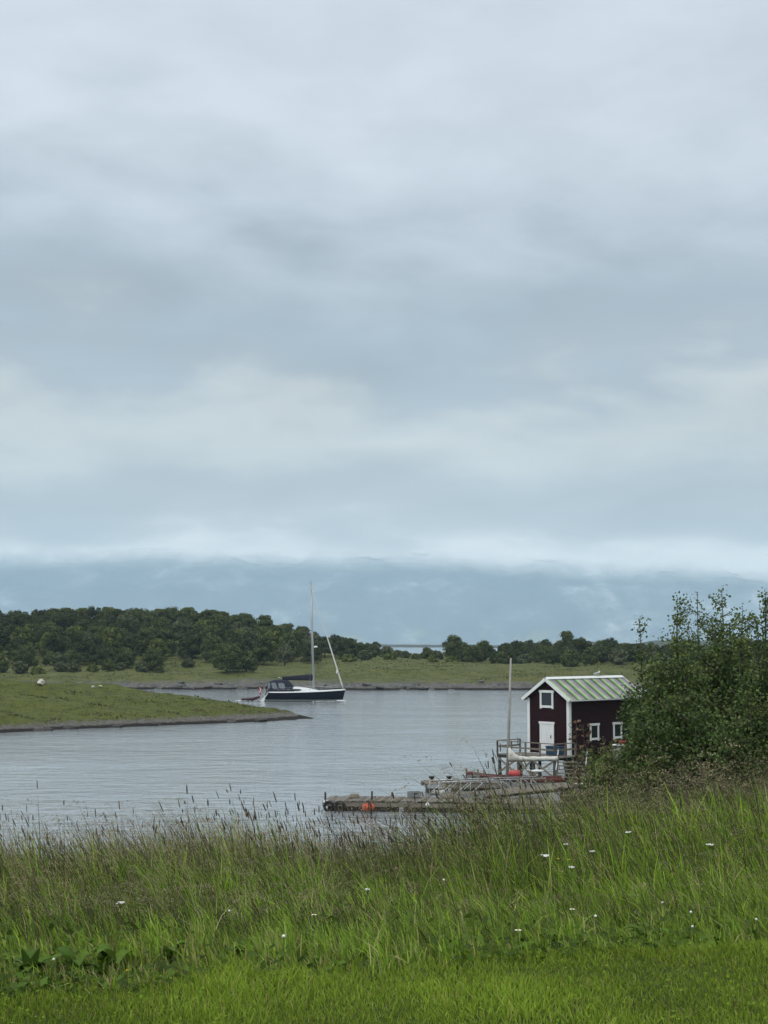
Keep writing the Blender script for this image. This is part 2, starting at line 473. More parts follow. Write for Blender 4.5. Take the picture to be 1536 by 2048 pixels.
# ------------------------------------------------------------------ far shore
def far_shore_y(x):
    return 273 + 3.5 * vnoise(np.asarray(x) * 0.05, 1.0) + 1.6 * vnoise(np.asarray(x) * 0.22, 4.0) + 0.7 * vnoise(np.asarray(x) * 0.7, 8.0)
def far_z(x, y):
    x = np.asarray(x, float); y = np.asarray(y, float)
    d = y - far_shore_y(x)
    z = np.interp(d, [-12, -2, 0, 1.2, 4, 14, 40, 75, 130, 200, 280, 330, 360], [-3, -0.8, 0, 0.7, 1.25, 1.9, 2.9, 4.3, 4.9, 5.2, 4.5, 1.0, -2])
    hill = sstep(-5, -60, x) * np.exp(-((y - 425) / 55.0) ** 2) * 6.2
    hill = hill + np.exp(-((x + 42) / 26.0) ** 2) * np.exp(-((y - 400) / 40.0) ** 2) * 1.2
    z = z + hill
    z = z - 1.3 * np.exp(-((x - 11.5) / 8.5) ** 4) * sstep(352, 400, y)
    k = sstep(1, 8, d)
    z = z + k * (fbm(x * 0.07, y * 0.07, 4) * 0.55 + fbm(x * 0.13, y * 0.30, 3) * 0.34) + sstep(-2, 1, d) * (1 - k) * fbm(x * 0.5, y * 0.5, 4, 0.6) * 0.45
    return z
fx = np.linspace(-190, 200, 430); fy = np.concatenate([np.linspace(258, 300, 90), np.linspace(301, 640, 150)])
FX, FY = np.meshgrid(fx, fy)
M_FAR = terrain_mat('far_meadow', [(0.050, 0.060, 0.020), (0.076, 0.090, 0.026), (0.102, 0.112, 0.033), (0.13, 0.116, 0.05)],
                    (0.17, 0.165, 0.155), (0.022, 0.020, 0.018), 1.25, 0.36, 0.30, 0.12, 0.8)
far = link('far_shore', grid_mesh('far_shore', fx, fy, far_z(FX, FY), M_FAR))
tag(far, 'far shore of rough meadow above a rocky waterline', kind='structure')
def fz(x, y): return float(far_z(x, y))

# low skerries far out
def low_land(name, label, x0, x1, y0, y1, h, seed, mt):
    xs = np.linspace(x0, x1, 160); ys = np.linspace(y0, y1, 30)
    X, Y = np.meshgrid(xs, ys)
    a = np.sin(np.clip((X - x0) / (x1 - x0), 0, 1) * math.pi) ** 0.5 * np.sin(np.clip((Y - y0) / (y1 - y0), 0, 1) * math.pi)
    Z = -3 + a * (h + 3) * (0.85 + 0.28 * fbm(X * 8 / (x1 - x0) * 3 + seed, Y * 0.004 + seed, 4))
    o = link(name, grid_mesh(name, xs, ys, Z, mt)); return tag(o, label, kind='structure')
M_SKERRY = terrain_mat('skerry', [(0.045, 0.055, 0.03), (0.06, 0.07, 0.035)], (0.10, 0.10, 0.09), (0.02, 0.02, 0.02), 2.0, 0.5, 0.02, 1.0)
low_land('island', 'low dark island across the outer water', -900, 330, 1850, 2500, 5.0, 3, M_SKERRY)
low_land('island', 'low wooded skyline island at right', 90, 900, 1500, 2300, 9.5, 9, M_SKERRY)

# ------------------------------------------------------------------ mountains, summits lost in cloud
xs = np.linspace(-5200, 5200, 420); ys = np.linspace(8800, 12000, 110)
X, Y = np.meshgrid(xs, ys)
t = (Y - 8800) / 2600
rid = 1 - np.abs(fbm(X * 0.0011 + 4, Y * 0.0009 + 2, 6, 0.52))
Zm = -6 + 1000 * (np.clip(t, 0, 1) ** 0.8) * (0.86 + 0.22 * rid) + 14 * fbm(X * 0.006, Y * 0.006, 4) * np.clip(t * 6, 0, 1)
def mountain_mat():
    m, tr, b = new_mat('haze_tinted_rock_and_heath')
    g = tr.nodes.new('ShaderNodeNewGeometry'); s = tr.nodes.new('ShaderNodeSeparateXYZ'); tr.links.new(g.outputs['Position'], s.inputs[0])
    def nz(sc, det, st=(1, 1, 1)):
        mp = tr.nodes.new('ShaderNodeMapping'); mp.inputs['Scale'].default_value = st
        tr.links.new(g.outputs['Position'], mp.inputs[0])
        n = tr.nodes.new('ShaderNodeTexNoise'); n.inputs['Scale'].default_value = sc; n.inputs['Detail'].default_value = det; n.inputs['Roughness'].default_value = 0.65
        tr.links.new(mp.outputs[0], n.inputs['Vector']); return n.outputs[0]
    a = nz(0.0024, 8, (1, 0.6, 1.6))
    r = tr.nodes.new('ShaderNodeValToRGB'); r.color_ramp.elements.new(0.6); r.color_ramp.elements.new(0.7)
    cs = [(0.35, (0.11, 0.14, 0.17)), (0.52, (0.15, 0.185, 0.22)), (0.60, (0.24, 0.28, 0.31)), (0.68, (0.50, 0.53, 0.55))]  # rock and heath tones, with blue distance haze painted into them
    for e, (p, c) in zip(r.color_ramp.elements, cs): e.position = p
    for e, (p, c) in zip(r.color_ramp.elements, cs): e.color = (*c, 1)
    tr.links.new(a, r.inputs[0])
    # pale hay fields along the foot
    f = nz(0.006, 4, (1, 0.35, 1))
    low = tr.nodes.new('ShaderNodeMapRange'); low.inputs[1].default_value = 110; low.inputs[2].default_value = 15
    tr.links.new(s.outputs[2], low.inputs[0])
    fm = tr.nodes.new('ShaderNodeMapRange'); fm.inputs[1].default_value = 0.54; fm.inputs[2].default_value = 0.60; tr.links.new(f, fm.inputs[0])
    mx = tr.nodes.new('ShaderNodeMix'); mx.data_type = 'RGBA'
    tr.links.new(math_node(tr, 'MULTIPLY', low.outputs[0], fm.outputs[0]), mx.inputs[0])
    tr.links.new(r.outputs[0], mx.inputs[6]); mx.inputs[7].default_value = (0.24, 0.25, 0.16, 1)
    tr.links.new(mx.outputs[2], b.inputs['Base Color']); b.inputs['Roughness'].default_value = 1.0; b.inputs['Specular IOR Level'].default_value = 0.0
    # cloud base: the slope is lost above it
    base = tr.nodes.new('ShaderNodeMapRange'); base.inputs[1].default_value = 0; base.inputs[2].default_value = 2900
    base.inputs[3].default_value = 530; base.inputs[4].default_value = 350
    tr.links.new(s.outputs[0], base.inputs[0])
    wob = math_node(tr, 'MULTIPLY', math_node(tr, 'SUBTRACT', nz(0.0014, 4), 0.5), 200)
    dz = math_node(tr, 'SUBTRACT', math_node(tr, 'ADD', base.outputs[0], wob), s.outputs[2])
    fa = tr.nodes.new('ShaderNodeMapRange'); fa.interpolation_type = 'SMOOTHSTEP'; fa.inputs[1].default_value = -120; fa.inputs[2].default_value = 70
    tr.links.new(dz, fa.inputs[0])
    tp = tr.nodes.new('ShaderNodeBsdfTransparent'); ms = tr.nodes.new('ShaderNodeMixShader')
    tr.links.new(fa.outputs[0], ms.inputs[0]); tr.links.new(tp.outputs[0], ms.inputs[1]); tr.links.new(b.outputs[0], ms.inputs[2])
    tr.links.new(ms.outputs[0], tr.nodes['Material Output'].inputs[0])
    return m
Zm = np.minimum(Zm, 650 + 12 * fbm(X * 0.003, Y * 0.003, 3))
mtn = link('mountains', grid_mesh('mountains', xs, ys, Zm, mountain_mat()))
tag(mtn, 'blue hazy mountain range with its summits in cloud', kind='structure')

# ------------------------------------------------------------------ haze
hb = MB(); hb.box((0, 6350, 342), (19000, 12900, 700))
hz = hb.build('haze')
hm = bpy.data.materials.new('haze'); hm.use_nodes = True
ht = hm.node_tree; ht.nodes.clear()
ho = ht.nodes.new('ShaderNodeOutputMaterial'); hv = ht.nodes.new('ShaderNodeVolumePrincipled')
hv.inputs['Color'].default_value = (0.655, 0.87, 1.0, 1)
hv.inputs['Density'].default_value = 1.1e-4
hv.inputs['Anisotropy'].default_value = 0.0
ht.links.new(hv.outputs[0], ho.inputs['Volume'])
hz.data.materials.append(hm)
tag(hz, 'pale blue sea air between here and the mountains', kind='stuff')
# ------------------------------------------------------------------ far woods: every tree a thing with trunk and crown
def leaf_quads(C, Nrm, size, col, elong=1.5):
    """one small folded leaf spray (4 verts, 2 triangles) at each centre."""
    n = len(C); a = RNG.normal(size=(n, 3)); Nrm = Nrm / (np.linalg.norm(Nrm, axis=1, keepdims=True) + 1e-9)
    T = np.cross(Nrm, a); T /= (np.linalg.norm(T, axis=1, keepdims=True) + 1e-9); B = np.cross(Nrm, T)
    s = np.asarray(size).reshape(-1, 1) if np.ndim(size) else np.full((n, 1), size)
    V = np.stack([C - T * s * elong * 0.5, C + B * s * 0.5 + Nrm * s * 0.12, C + T * s * elong * 0.5, C - B * s * 0.5 + Nrm * s * 0.12], 1)
    F = np.arange(n * 4).reshape(n, 4)
    F = np.concatenate([F[:, [0, 1, 2]], F[:, [0, 2, 3]]])
    return V.reshape(-1, 3), F, np.repeat(col, 4, axis=0)

def make_crown(seed, h, rx, n=3000, low=0.12, leaf=0.42, base=(0.030, 0.046, 0.020), nb=64):
    g = np.random.default_rng(seed)
    bl = []
    for k in range(nb):
        t = g.uniform(0, 1); z = h * (low + (1 - low) * (0.12 + 0.76 * t))
        w = rx * math.sqrt(max(0.02, 1 - ((t - 0.35) / 0.68) ** 2))
        a = g.uniform(0, 2 * math.pi); rr = w * 0.80 * math.sqrt(g.uniform(0.15, 1))
        r = g.uniform(0.15, 0.30) * rx * (1.15 - 0.35 * t)
        bl.append((rr * math.cos(a), rr * math.sin(a), z, r, g.uniform(0.75, 1.3)))
    bl.append((0, 0, h * 0.5, rx * 0.5, 0.8))
    W = np.array([b[3] ** 2 for b in bl]); W /= W.sum()
    idx = g.choice(len(bl), n, p=W); B = np.array(bl)[idx]
    d = g.normal(size=(n, 3)); d /= np.linalg.norm(d, axis=1, keepdims=True)
    rad = B[:, 3] * (g.uniform(0.55, 1.0, n) ** 0.5) * (1 + 0.24 * g.normal(size=n))
    C = B[:, :3] + d * rad[:, None] * np.array([1, 1, 0.8])
    C[:, 2] = np.maximum(C[:, 2], h * 0.03)
    nr = d + g.normal(size=(n, 3)) * 0.45 + np.array([0, 0, 0.25])
    col = np.array(base)[None] * B[:, 4:5] * g.uniform(0.7, 1.35, (n, 1))
    col[:, 0] *= g.uniform(0.85, 1.25, n)
    return leaf_quads(C, nr, leaf * g.uniform(0.7, 1.3, n), col)

KINDS = []
def tree_kind(seed, h, rx, base, n=6500, low=0.06, leaf=0.29):
    V, F, c = make_crown(seed, h, rx, n, low, leaf, base)
    cm = np_mesh('tree_crown', V, F, c, mat=M_FARLEAF)
    m = MB(); g = random.Random(seed)
    lean = g.uniform(-0.3, 0.3)
    m.tube([(0, 0, -0.6), (lean * 0.2, 0, h * 0.25), (lean, 0.1, h * 0.62)], [0.22, 0.17, 0.06], 6)
    for k in range(5):
        a = g.uniform(0, 6.28); z = h * g.uniform(0.12, 0.4)
        e = (math.cos(a) * rx * 0.6, math.sin(a) * rx * 0.6, z + h * g.uniform(0.15, 0.35))
        m.tube([(lean * z / h, 0, z), (e[0] * 0.5, e[1] * 0.5, (z + e[2]) / 2 + 0.1), e], [0.09, 0.06, 0.02], 5)
    return dict(h=h, rx=rx, crown=cm, trunk=m.mesh('tree_trunk', M_BARK))
DK = (0.058, 0.078, 0.034); MD = (0.080, 0.106, 0.040); LT = (0.115, 0.145, 0.044); GY = (0.095, 0.116, 0.062)
K = [tree_kind(1, 7.5, 3.6, DK), tree_kind(2, 8.2, 3.4, MD), tree_kind(3, 6.6, 3.9, MD), tree_kind(4, 8.8, 3.1, DK), tree_kind(5, 7.2, 3.3, LT),
     tree_kind(6, 5.2, 3.2, DK), tree_kind(7, 4.4, 2.6, MD), tree_kind(8, 2.4, 1.7, GY, 1400, 0.02, 0.34), tree_kind(9, 1.8, 1.5, LT, 1200, 0.0, 0.3),
     tree_kind(10, 6.0, 3.0, GY), tree_kind(11, 9.2, 3.3, GY, low=0.22)]
def far_tree(k, x, y, s, label, group=None, cat='tree', name='broadleaf_tree', rz=None, sz=None):
    q = K[k]; z = fz(x, y) - 0.1
    o = empty(name, (x, y, z), random.uniform(0, 6.28) if rz is None else rz, label, cat, group)
    o.scale = (s, s, s * (sz if sz else random.uniform(0.9, 1.1)))
    link('trunk', q['trunk'], o); link('crown', q['crown'], o)
    return o
def ux(u, D): return (u - 768) * D / FPX

rr_ = random.Random(5)
rows = [(314, 330, 0.80, 7.0), (324, 345, 0.9, 6.4), (334, 640, 0.95, 6.2), (345, 645, 1.0, 6.2), (358, 650, 1.0, 6.2), (372, 648, 1.0, 6.2), (388, 636, 0.98, 4.6), (405, 618, 0.98, 4.4), (422, 596, 0.98, 4.4)]
for ri, (D, umax, s, step) in enumerate(rows):
    x = ux(-330, D)
    lab, grp = (('leafy tree in the front row of the left wood, at the edge of the grass', 'front row of the left wood') if ri < 2 else
                ('dark leafy tree in the middle of the left wood, among crowns', 'middle of the left wood') if ri < 6 else
                ('dark leafy tree at the back of the left wood, crown on the skyline', 'skyline trees of the left wood'))
    while x < ux(umax, D):
        xx = x + rr_.uniform(-1.6, 1.6); yy = D + rr_.uniform(-4, 4)
        u = 768 + xx * FPX / yy
        if (ri == 0 and rr_.random() < 0.35) or (ri == 2 and 345 < u < 425):
            x += step; continue
        kk = rr_.choice([0, 1, 2, 3, 4, 0, 3, 9, 1, 2])
        if ri < 2: kk = rr_.choice([2, 5, 6, 5, 9, 4, 1, 6])
        o_ = far_tree(kk, xx, yy, s * rr_.uniform(0.84, 1.0) * (1.0 if u < 560 else 0.9), lab, grp)
        if ri > 2: o_.scale = (o_.scale[0] * 1.15, o_.scale[1] * 1.15, 7.6 * rr_.uniform(0.86, 1.02) / K[kk]['h'] * (1.0 if u < 560 else 0.9))
        x += step * rr_.uniform(0.75, 1.15)
for u in range(-260, 330, 34):
    D = 304 + rr_.uniform(-3, 3); k = rr_.choice([7, 8, 6, 7])
    far_tree(k, ux(u + rr_.uniform(-10, 10), D), D, rr_.uniform(0.75, 1.1) * (0.6 if k == 6 else 1), 'low bush in the scrub along the foot of the left wood', 'scrub before the left wood', 'bush', 'round_bush')
# the clump standing forward on the grass at u 430-515
far_tree(2, ux(456, 306), 306, 0.98, 'broad dark tree standing forward of the left wood on the grass', rz=1.0)
far_tree(6, ux(494, 307), 307, 0.95, 'low round tree touching the broad dark tree before the wood', rz=2.0)
far_tree(7, ux(378, 320), 320, 0.9, 'small pale bush on the grass before the left wood', cat='bush', name='round_bush')
far_tree(7, ux(142, 306), 306, 0.8, 'small pale bush at the foot of the left wood near the headland', cat='bush', name='round_bush')
# between the wood and the gap
for (u, D, k, s, lab) in [(650, 366, 10, 0.62, 'tree at the right end of the left wood behind the yacht mast'),
        (672, 372, 0, 0.80, 'dark tree just right of the yacht mast'),
        (694, 362, 5, 1.06, 'wind-shaped dome tree right of the yacht forestay'),
        (716, 366, 6, 1.05, 'dark low tree right of the wind-shaped dome tree'),
        (730, 350, 7, 1.1, 'low grey bush below the dome tree'),
        (752, 360, 10, 0.52, 'pale round tree left of the gap with open water'),
        (772, 368, 7, 1.35, 'grey bush touching the pale round tree'),
        (796, 372, 7, 1.1, 'small bush at the left edge of the open-water gap'),
        (854, 372, 6, 0.70, 'round bush standing in the gap before the open water'),
        (830, 356, 8, 0.9, 'low bush under the open-water gap'),
        (700, 344, 8, 1.2, 'low bright bush on the meadow left of the gap'),
        (738, 370, 6, 0.9, 'dark bush between the dome tree and the pale round tree'),
        (812, 366, 7, 0.9, 'small grey bush just left of the middle of the open-water gap'),
        (874, 362, 7, 1.0, 'grey bush at the right edge of the open-water gap'),
        (782, 350, 8, 1.1, 'low green bush on the meadow below the gap, left one'),
        (866, 346, 8, 1.0, 'low green bush on the meadow below the gap, right one')]:
    far_tree(k, ux(u, D), D, s, lab, cat='bush' if 'bush' in lab else 'tree', name='round_bush' if 'bush' in lab else 'broadleaf_tree')
far_tree(2, ux(909, 356), 356, 0.86, 'tall rounded tree at the left end of the right wood')
for ri, (D, step) in enumerate([(338, 5.4), (347, 5.0), (357, 5.0), (369, 5.0), (382, 5.2)]):
    x = ux(925 if ri else 950, D)
    lab, grp = (('leafy tree in the front row of the right wood, above the meadow', 'front row of the right wood') if ri < 2 else ('dark leafy tree at the back of the right wood, crown on the skyline', 'skyline trees of the right wood'))
    while x < ux(1640, D):
        xx = x + rr_.uniform(-1.2, 1.2); yy = D + rr_.uniform(-3, 3)
        far_tree(rr_.choice([5, 6, 2, 0, 9, 5]), xx, yy, rr_.uniform(0.58, 0.78), lab, grp)
        x += step * rr_.uniform(0.7, 1.1)
for (u, D, k, s, lab) in [(1133, 362, 1, 0.80, 'taller dark tree rising above the right wood'),
        (1002, 338, 6, 0.75, 'round bush before the right wood left of the small mast'),
        (1048, 336, 7, 1.2, 'round bush before the right wood right of the small mast'),
        (1140, 322, 6, 0.95, 'dark bushy tree on the meadow above the boathouse roof'),
        (1180, 330, 6, 0.9, 'bushy tree on the meadow right of the roof apex'),
        (1235, 326, 7, 1.35, 'grey bush on the meadow above the boathouse ridge end'),
        (1270, 330, 5, 0.8, 'dark tree on the meadow beside the aspen thicket'),
        (905, 344, 8, 1.2, 'low bush at the foot of the rounded tree')]:
    far_tree(k, ux(u, D), D, s, lab, cat='bush' if 'bush ' in lab + ' ' else 'tree', name='round_bush' if 'bush ' in lab + ' ' else 'broadleaf_tree')
far_tree(10, ux(1161, 395), 395, 0.60, 'small slender tree whose crown stands clear on the skyline at right', rz=0.3, sz=1.0)
# rocks along the far shore and tufts on the meadow
def rock(name, c, r, label, mt, seed, cat='rock', group=None):
    g = random.Random(seed); m = MB(); random.seed(seed)
    m.ell((0, 0, 0), r, 9, 6, jit=0.16)
    o = m.build(name, mt); o.location = c; o.rotation_euler = (g.uniform(-.2, .2), g.uniform(-.2, .2), g.uniform(0, 6))
    for p in o.data.polygons: p.use_smooth = False
    return tag(o, label, cat, group)
M_ROCK = mat('grey_rock', (0.06, 0.058, 0.054), 0.9, 0.45, 1.3, bump=0.05, col2=(0.16, 0.155, 0.145))
M_PALE = mat('pale_boulder', (0.50, 0.49, 0.42), 0.85, 0.2, 2.5, bump=0.03)
g = random.Random(21)
for i in range(44):
    u = g.uniform(290, 1330); x = ux(u, 274); y = float(far_shore_y(x)) + g.uniform(-0.4, 3.2)
    s = g.uniform(0.25, 0.75) * (1.4 if 780 < u < 900 else 1)
    rock('shore_rock', (x, y, fz(x, y) + 0.05), (s * 1.5, s * 0.9, s * g.uniform(0.35, 0.65)), 'grey rock lying along the far waterline', M_ROCK, 100 + i, group='rocks of the far waterline')
def on_head(u, v):
    d = ray(u, v); best = None
    # march along the sight line until it meets the headland sheet
    for D in np.arange(130, 260, 0.25):
        p = P(u, v, D); k = np.hypot(HX - p.x, HY - p.y).argmin()
        if HZ.ravel()[k] >= p.z: return Vector((HX.ravel()[k], HY.ravel()[k], HZ.ravel()[k]))
    return P(u, v, 170)
for (u, v, r, lab, sd) in [(84, 1374, (0.85, 0.45, 0.40), 'largest pale boulder on the crest of the green headland', 5), (182, 1377, (0.24, 0.2, 0.16), 'small pale boulder on the headland crest, left of the last pale one', 6),
                           (199, 1379, (0.32, 0.2, 0.14), 'flat pale boulder on the headland, rightmost of the pale ones', 8)]:
    p = on_head(u, v); rock('boulder', (p.x, p.y, p.z + r[2] * 0.55), r, lab, M_PALE, sd, 'boulder')
for i in range(14):
    u = g.uniform(-150, 600); f = Wp(u, float(np.interp(u, HU, HF)))
    s = g.uniform(0.25, 0.7)
    rock('shore_rock', (f.x, f.y + g.uniform(-0.6, 0.8), 0.08), (s * 1.7, s, s * g.uniform(0.35, 0.6)), 'dark weedy rock along the headland waterline', M_WOODD if i % 3 else M_ROCK, 300 + i, group='rocks of the headland waterline')
# ------------------------------------------------------------------ sailing yacht under way
M_NAVY = mat('navy_gelcoat', (0.004, 0.005, 0.012), 0.4, 0.1, 2, spec=0.12)
M_GEL = mat('white_gelcoat', (0.74, 0.76, 0.76), 0.3, 0.04, 2)
M_CANVAS = mat('navy_canvas', (0.010, 0.012, 0.026), 0.85, 0.3, 5)
M_CLEAR = mat('clear_vinyl_window', (0.16, 0.18, 0.20), 0.15, 0.2, 3, spec=0.6)
M_ALU = mat('mast_aluminium', (0.38, 0.39, 0.39), 0.4, 0.08, 3, metal=0.3)
M_SAIL = mat('furled_sailcloth', (0.62, 0.62, 0.57), 0.8, 0.12, 6)
M_RED = mat('red_flag_cloth', (0.42, 0.02, 0.025), 0.8, 0.1, 6)
M_MAROON = mat('maroon_rubber', (0.045, 0.012, 0.018), 0.6, 0.2, 4)
M_BLACK = mat('black_rubber', (0.012, 0.012, 0.013), 0.6, 0.3, 4)
M_STEEL = mat('stainless_steel', (0.55, 0.56, 0.57), 0.25, 0.05, 4, metal=0.9)
DY = 220.0
st = Wp(527, 1402); bw = Wp(691, 1402); LOA = bw.x - st.x
ya = empty('sailing_yacht', (st.x, st.y, 0), R(-2), 'dark blue sailing yacht with bare mast motoring across the inlet', 'yacht')
def hb_(s): return 1.95 * (0.78 + 0.22 * math.sin(min(1, s / 0.45) * math.pi / 2)) * (1 - max(0, (s - 0.45) / 0.55) ** 2.1)
def sheer(s): return 1.22 + 0.10 * (1 - s) ** 2 + 0.42 * s ** 1.8
ns = 22; rings = []; rail = []
for i in range(ns + 1):
    s = i / ns; b = max(0.02, hb_(s)); h = sheer(s)
    ov = 0.0
    def X(zr): return s * LOA - (0.42 * (1 - zr) * s ** 4 * 1.1) + (0.95 * (1 - s) ** 6 * (zr if zr > 0 else 0)) 
    rings.append([Vector((X(1), -b, h)), Vector((X(.55), -b * 0.97, h * 0.55)), Vector((X(.15), -b * 0.88, 0.16)), Vector((X(0), -b * 0.7, -0.15)), Vector((X(0), 0, -0.5)),
                  Vector((X(0), b * 0.7, -0.15)), Vector((X(.15), b * 0.88, 0.16)), Vector((X(.55), b * 0.97, h * 0.55)), Vector((X(1), b, h))])
    rail.append((X(1), b, h))
MB().loft(rings, smooth=True).build('hull', M_NAVY, ya)
m = MB()                                                   # pale boot stripe just over the water
m.loft([[Vector((r[2].x, -abs(r[2].y) * 1.0 - 0.012, 0.10)), Vector((r[2].x, -abs(r[2].y) - 0.03, 0.26))] for r in rings], smooth=True, cap=False)
m.loft([[Vector((r[2].x, abs(r[2].y) * 1.0 + 0.012, 0.10)), Vector((r[2].x, abs(r[2].y) + 0.03, 0.26))] for r in rings], smooth=True, cap=False)
m.build('boot_stripe', mat('grey_boot_stripe', (0.16, 0.18, 0.17), 0.5, 0.1), ya)
m = MB()
m.loft([[Vector((x, -b - 0.02, h - 0.02)), Vector((x, -b, h + 0.10)), Vector((x, -b * 0.5, h + 0.15)), Vector((x, 0, h + 0.17)), Vector((x, b * 0.5, h + 0.15)), Vector((x, b, h + 0.10)), Vector((x, b + 0.02, h - 0.02))] for x, b, h in rail], smooth=True)
m.build('deck', M_GEL, ya)
# reverse transom in white
b0 = hb_(0)
m = MB(); m.add([(0.98, -b0 * 0.99, 1.36), (0.98, b0 * 0.99, 1.36), (-0.35, b0 * 0.9, 0.1), (-0.35, -b0 * 0.9, 0.1), (0.98, -b0 * 0.99, 1.2), (0.98, b0 * 0.99, 1.2), (0.1, b0 * 0.88, -0.2), (0.1, -b0 * 0.88, -0.2)],
               [(0, 1, 2, 3), (7, 6, 5, 4), (0, 3, 7, 4), (1, 5, 6, 2), (3, 2, 6, 7), (0, 4, 5, 1)])
m.build('transom', M_GEL, ya)
# coachroof
rc = []
for i in range(15):
    t = i / 14; x = LOA * (0.30 + 0.37 * t)
    hgt = 0.62 * (math.sin(min(1, t / 0.22) * math.pi / 2) if t < 0.22 else 1 - max(0, (t - 0.22) / 0.78) ** 1.6) + 0.12
    w = 1.25 * (1 - 0.45 * t); z0 = sheer(x / LOA)
    rc.append([Vector((x, -w, z0)), Vector((x, -w * 0.93, z0 + hgt * 0.75)), Vector((x, -w * 0.7, z0 + hgt)), Vector((x, 0, z0 + hgt + 0.07)), Vector((x, w * 0.7, z0 + hgt)), Vector((x, w * 0.93, z0 + hgt * 0.75)), Vector((x, w, z0))])
cr_ = MB().loft(rc, smooth=True).build('coachroof', M_GEL, ya)
for sgn in (-1, 1):
    m = MB(); pts = []
    for k in range(14):
        a = 2 * math.pi * k / 14; pts.append(Vector((LOA * 0.405 + 0.85 * math.cos(a), sgn * (1.20 - 0.02 * math.sin(a)), sheer(0.4) + 0.36 + 0.15 * math.sin(a))))
    m.add([p + Vector((0, sgn * 0.03, 0)) for p in pts] + [p - Vector((0, sgn * 0.06, 0)) for p in pts], [tuple(range(14))[::sgn], *[(k, (k + 1) % 14, 14 + (k + 1) % 14, 14 + k) for k in range(14)]])
    m.build('cabin_window', M_GLASS, ya)
# cockpit tent
rt = []
for i in range(13):
    t = i / 12; x = LOA * (0.055 + 0.33 * t); z0 = sheer(x / LOA) + 0.1
    hh = 1.72 * (0.80 + 0.2 * math.sin(min(1, t / 0.35) * math.pi / 2)) * (1 if t < 0.62 else math.cos((t - 0.62) / 0.38 * math.pi / 2) ** 0.62)
    if t < 0.06: hh *= 0.93
    w = 1.45
    rt.append([Vector((x, -w, z0)), Vector((x, -w * 0.98, z0 + hh * 0.55)), Vector((x, -w * 0.8, z0 + hh * 0.92)), Vector((x, 0, z0 + hh + 0.06)), Vector((x, w * 0.8, z0 + hh * 0.92)), Vector((x, w * 0.98, z0 + hh * 0.55)), Vector((x, w, z0))])
tent = MB().loft(rt, smooth=True).build('cockpit_tent', M_CANVAS, ya)
for sgn in (-1, 1):
    for (t0, t1, hz_) in ((0.03, 0.12, 0.6), (0.17, 0.36, 0.62), (0.42, 0.66, 0.55)):
        m = MB(); pts = []
        xm = LOA * (0.055 + 0.33 * (t0 + t1) / 2); xr = LOA * 0.33 * (t1 - t0) / 2; zc_ = sheer(0.15) + 0.1 + 0.90; zr = 0.46
        for k in range(12):
            a = 2 * math.pi * k / 12; ca, sa = math.cos(a), math.sin(a)
            e = 0.6; px_ = math.copysign(abs(ca) ** e, ca) * xr + (0.15 * (-sa) if t0 > 0.1 else 0); pz_ = math.copysign(abs(sa) ** e, sa) * zr * hz_ / 0.6
            pts.append(Vector((xm + px_, sgn * (1.445 - 0.06 * max(0, sa)), zc_ + pz_)))
        m.add([p + Vector((0, sgn * 0.035, 0)) for p in pts] + [p - Vector((0, sgn * 0.1, 0)) for p in pts], [tuple(range(12))[::sgn], *[(k, (k + 1) % 12, 12 + (k + 1) % 12, 12 + k) for k in range(12)]])
        m.build('tent_window', M_CLEAR, tent)
# mast and rig
mb_ = Vector((LOA * 0.612, 0, 1.7)); mt_ = Vector((LOA * 0.575, 0, 17.6))
mast = MB().tube([mb_, mb_.lerp(mt_, 0.5), mt_], [0.17, 0.16, 0.11], 8).build('mast', M_ALU, ya)
def mp_(t): return mb_.lerp(mt_, t)
for t in (0.34, 0.66):
    MB().beam(mp_(t) + Vector((-0.15, -0.95, 0)), mp_(t), 0.09, 0.04).beam(mp_(t), mp_(t) + Vector((-0.15, 0.95, 0)), 0.09, 0.04).build('spreader', M_ALU, mast)
MB().lathe([(0.0, -0.12), (0.27, -0.1), (0.28, 0.04), (0.2, 0.12), (0, 0.14)], mp_(0.40) + Vector((0.45, 0, 0)), 12).beam(mp_(0.40) + Vector((0, 0, -0.15)), mp_(0.40) + Vector((0.45, 0, -0.13)), 0.12, 0.06).build('radar_dome', M_GEL, mast)
MB().tube([mp_(1), mp_(1) + Vector((0.05, 0, 0.55))], 0.012, 5).beam(mp_(1), mp_(1) + Vector((-0.35, 0, 0.1)), 0.03, 0.03).build('masthead_aerial', M_BLACK, mast)
MB().box(mp_(0.92) + Vector((0.2, 0, 0)), (0.2, 0.12, 0.12)).build('masthead_lamp', M_GEL, mast)
bo = Vector((LOA * 0.215, 0, 3.25)); bn = mp_(0.10) + Vector((-0.1, 0, 0.1))
boom = MB().tube([bn, bo], [0.09, 0.09], 8).build('boom', M_ALU, ya)
m = MB(); rb = []
for i in range(9):
    t = i / 8; p = bn.lerp(bo, t * 0.97) + Vector((0, 0, 0.12)); r = 0.42 * (1 - 0.6 * t) + 0.08
    rb.append([p + Vector((0, math.cos(a) * 0.2 * (1 - .4 * t), math.sin(a) * r)) for a in [2 * math.pi * k / 8 for k in range(8)]])
m.loft(rb, closed=True).build('sail_cover', M_CANVAS, boom)
MB().tube([bo + Vector((-0.1, 0, 0.1)), bo + Vector((-0.35, 0, 0.25)), bo + Vector((-0.2, 0, -0.1))], [0.12, 0.16, 0.1], 6).build('furled_sail_end', M_SAIL, boom)
fs0 = Vector((LOA * 0.975, 0, sheer(1) + 0.15)); fs1 = mp_(0.975)
MB().tube([fs0, fs0.lerp(fs1, 0.05), fs0.lerp(fs1, 0.42), fs0.lerp(fs1, 0.7), fs1], [0.02, 0.11, 0.10, 0.05, 0.02], 7).build('furled_foresail', M_SAIL, ya)
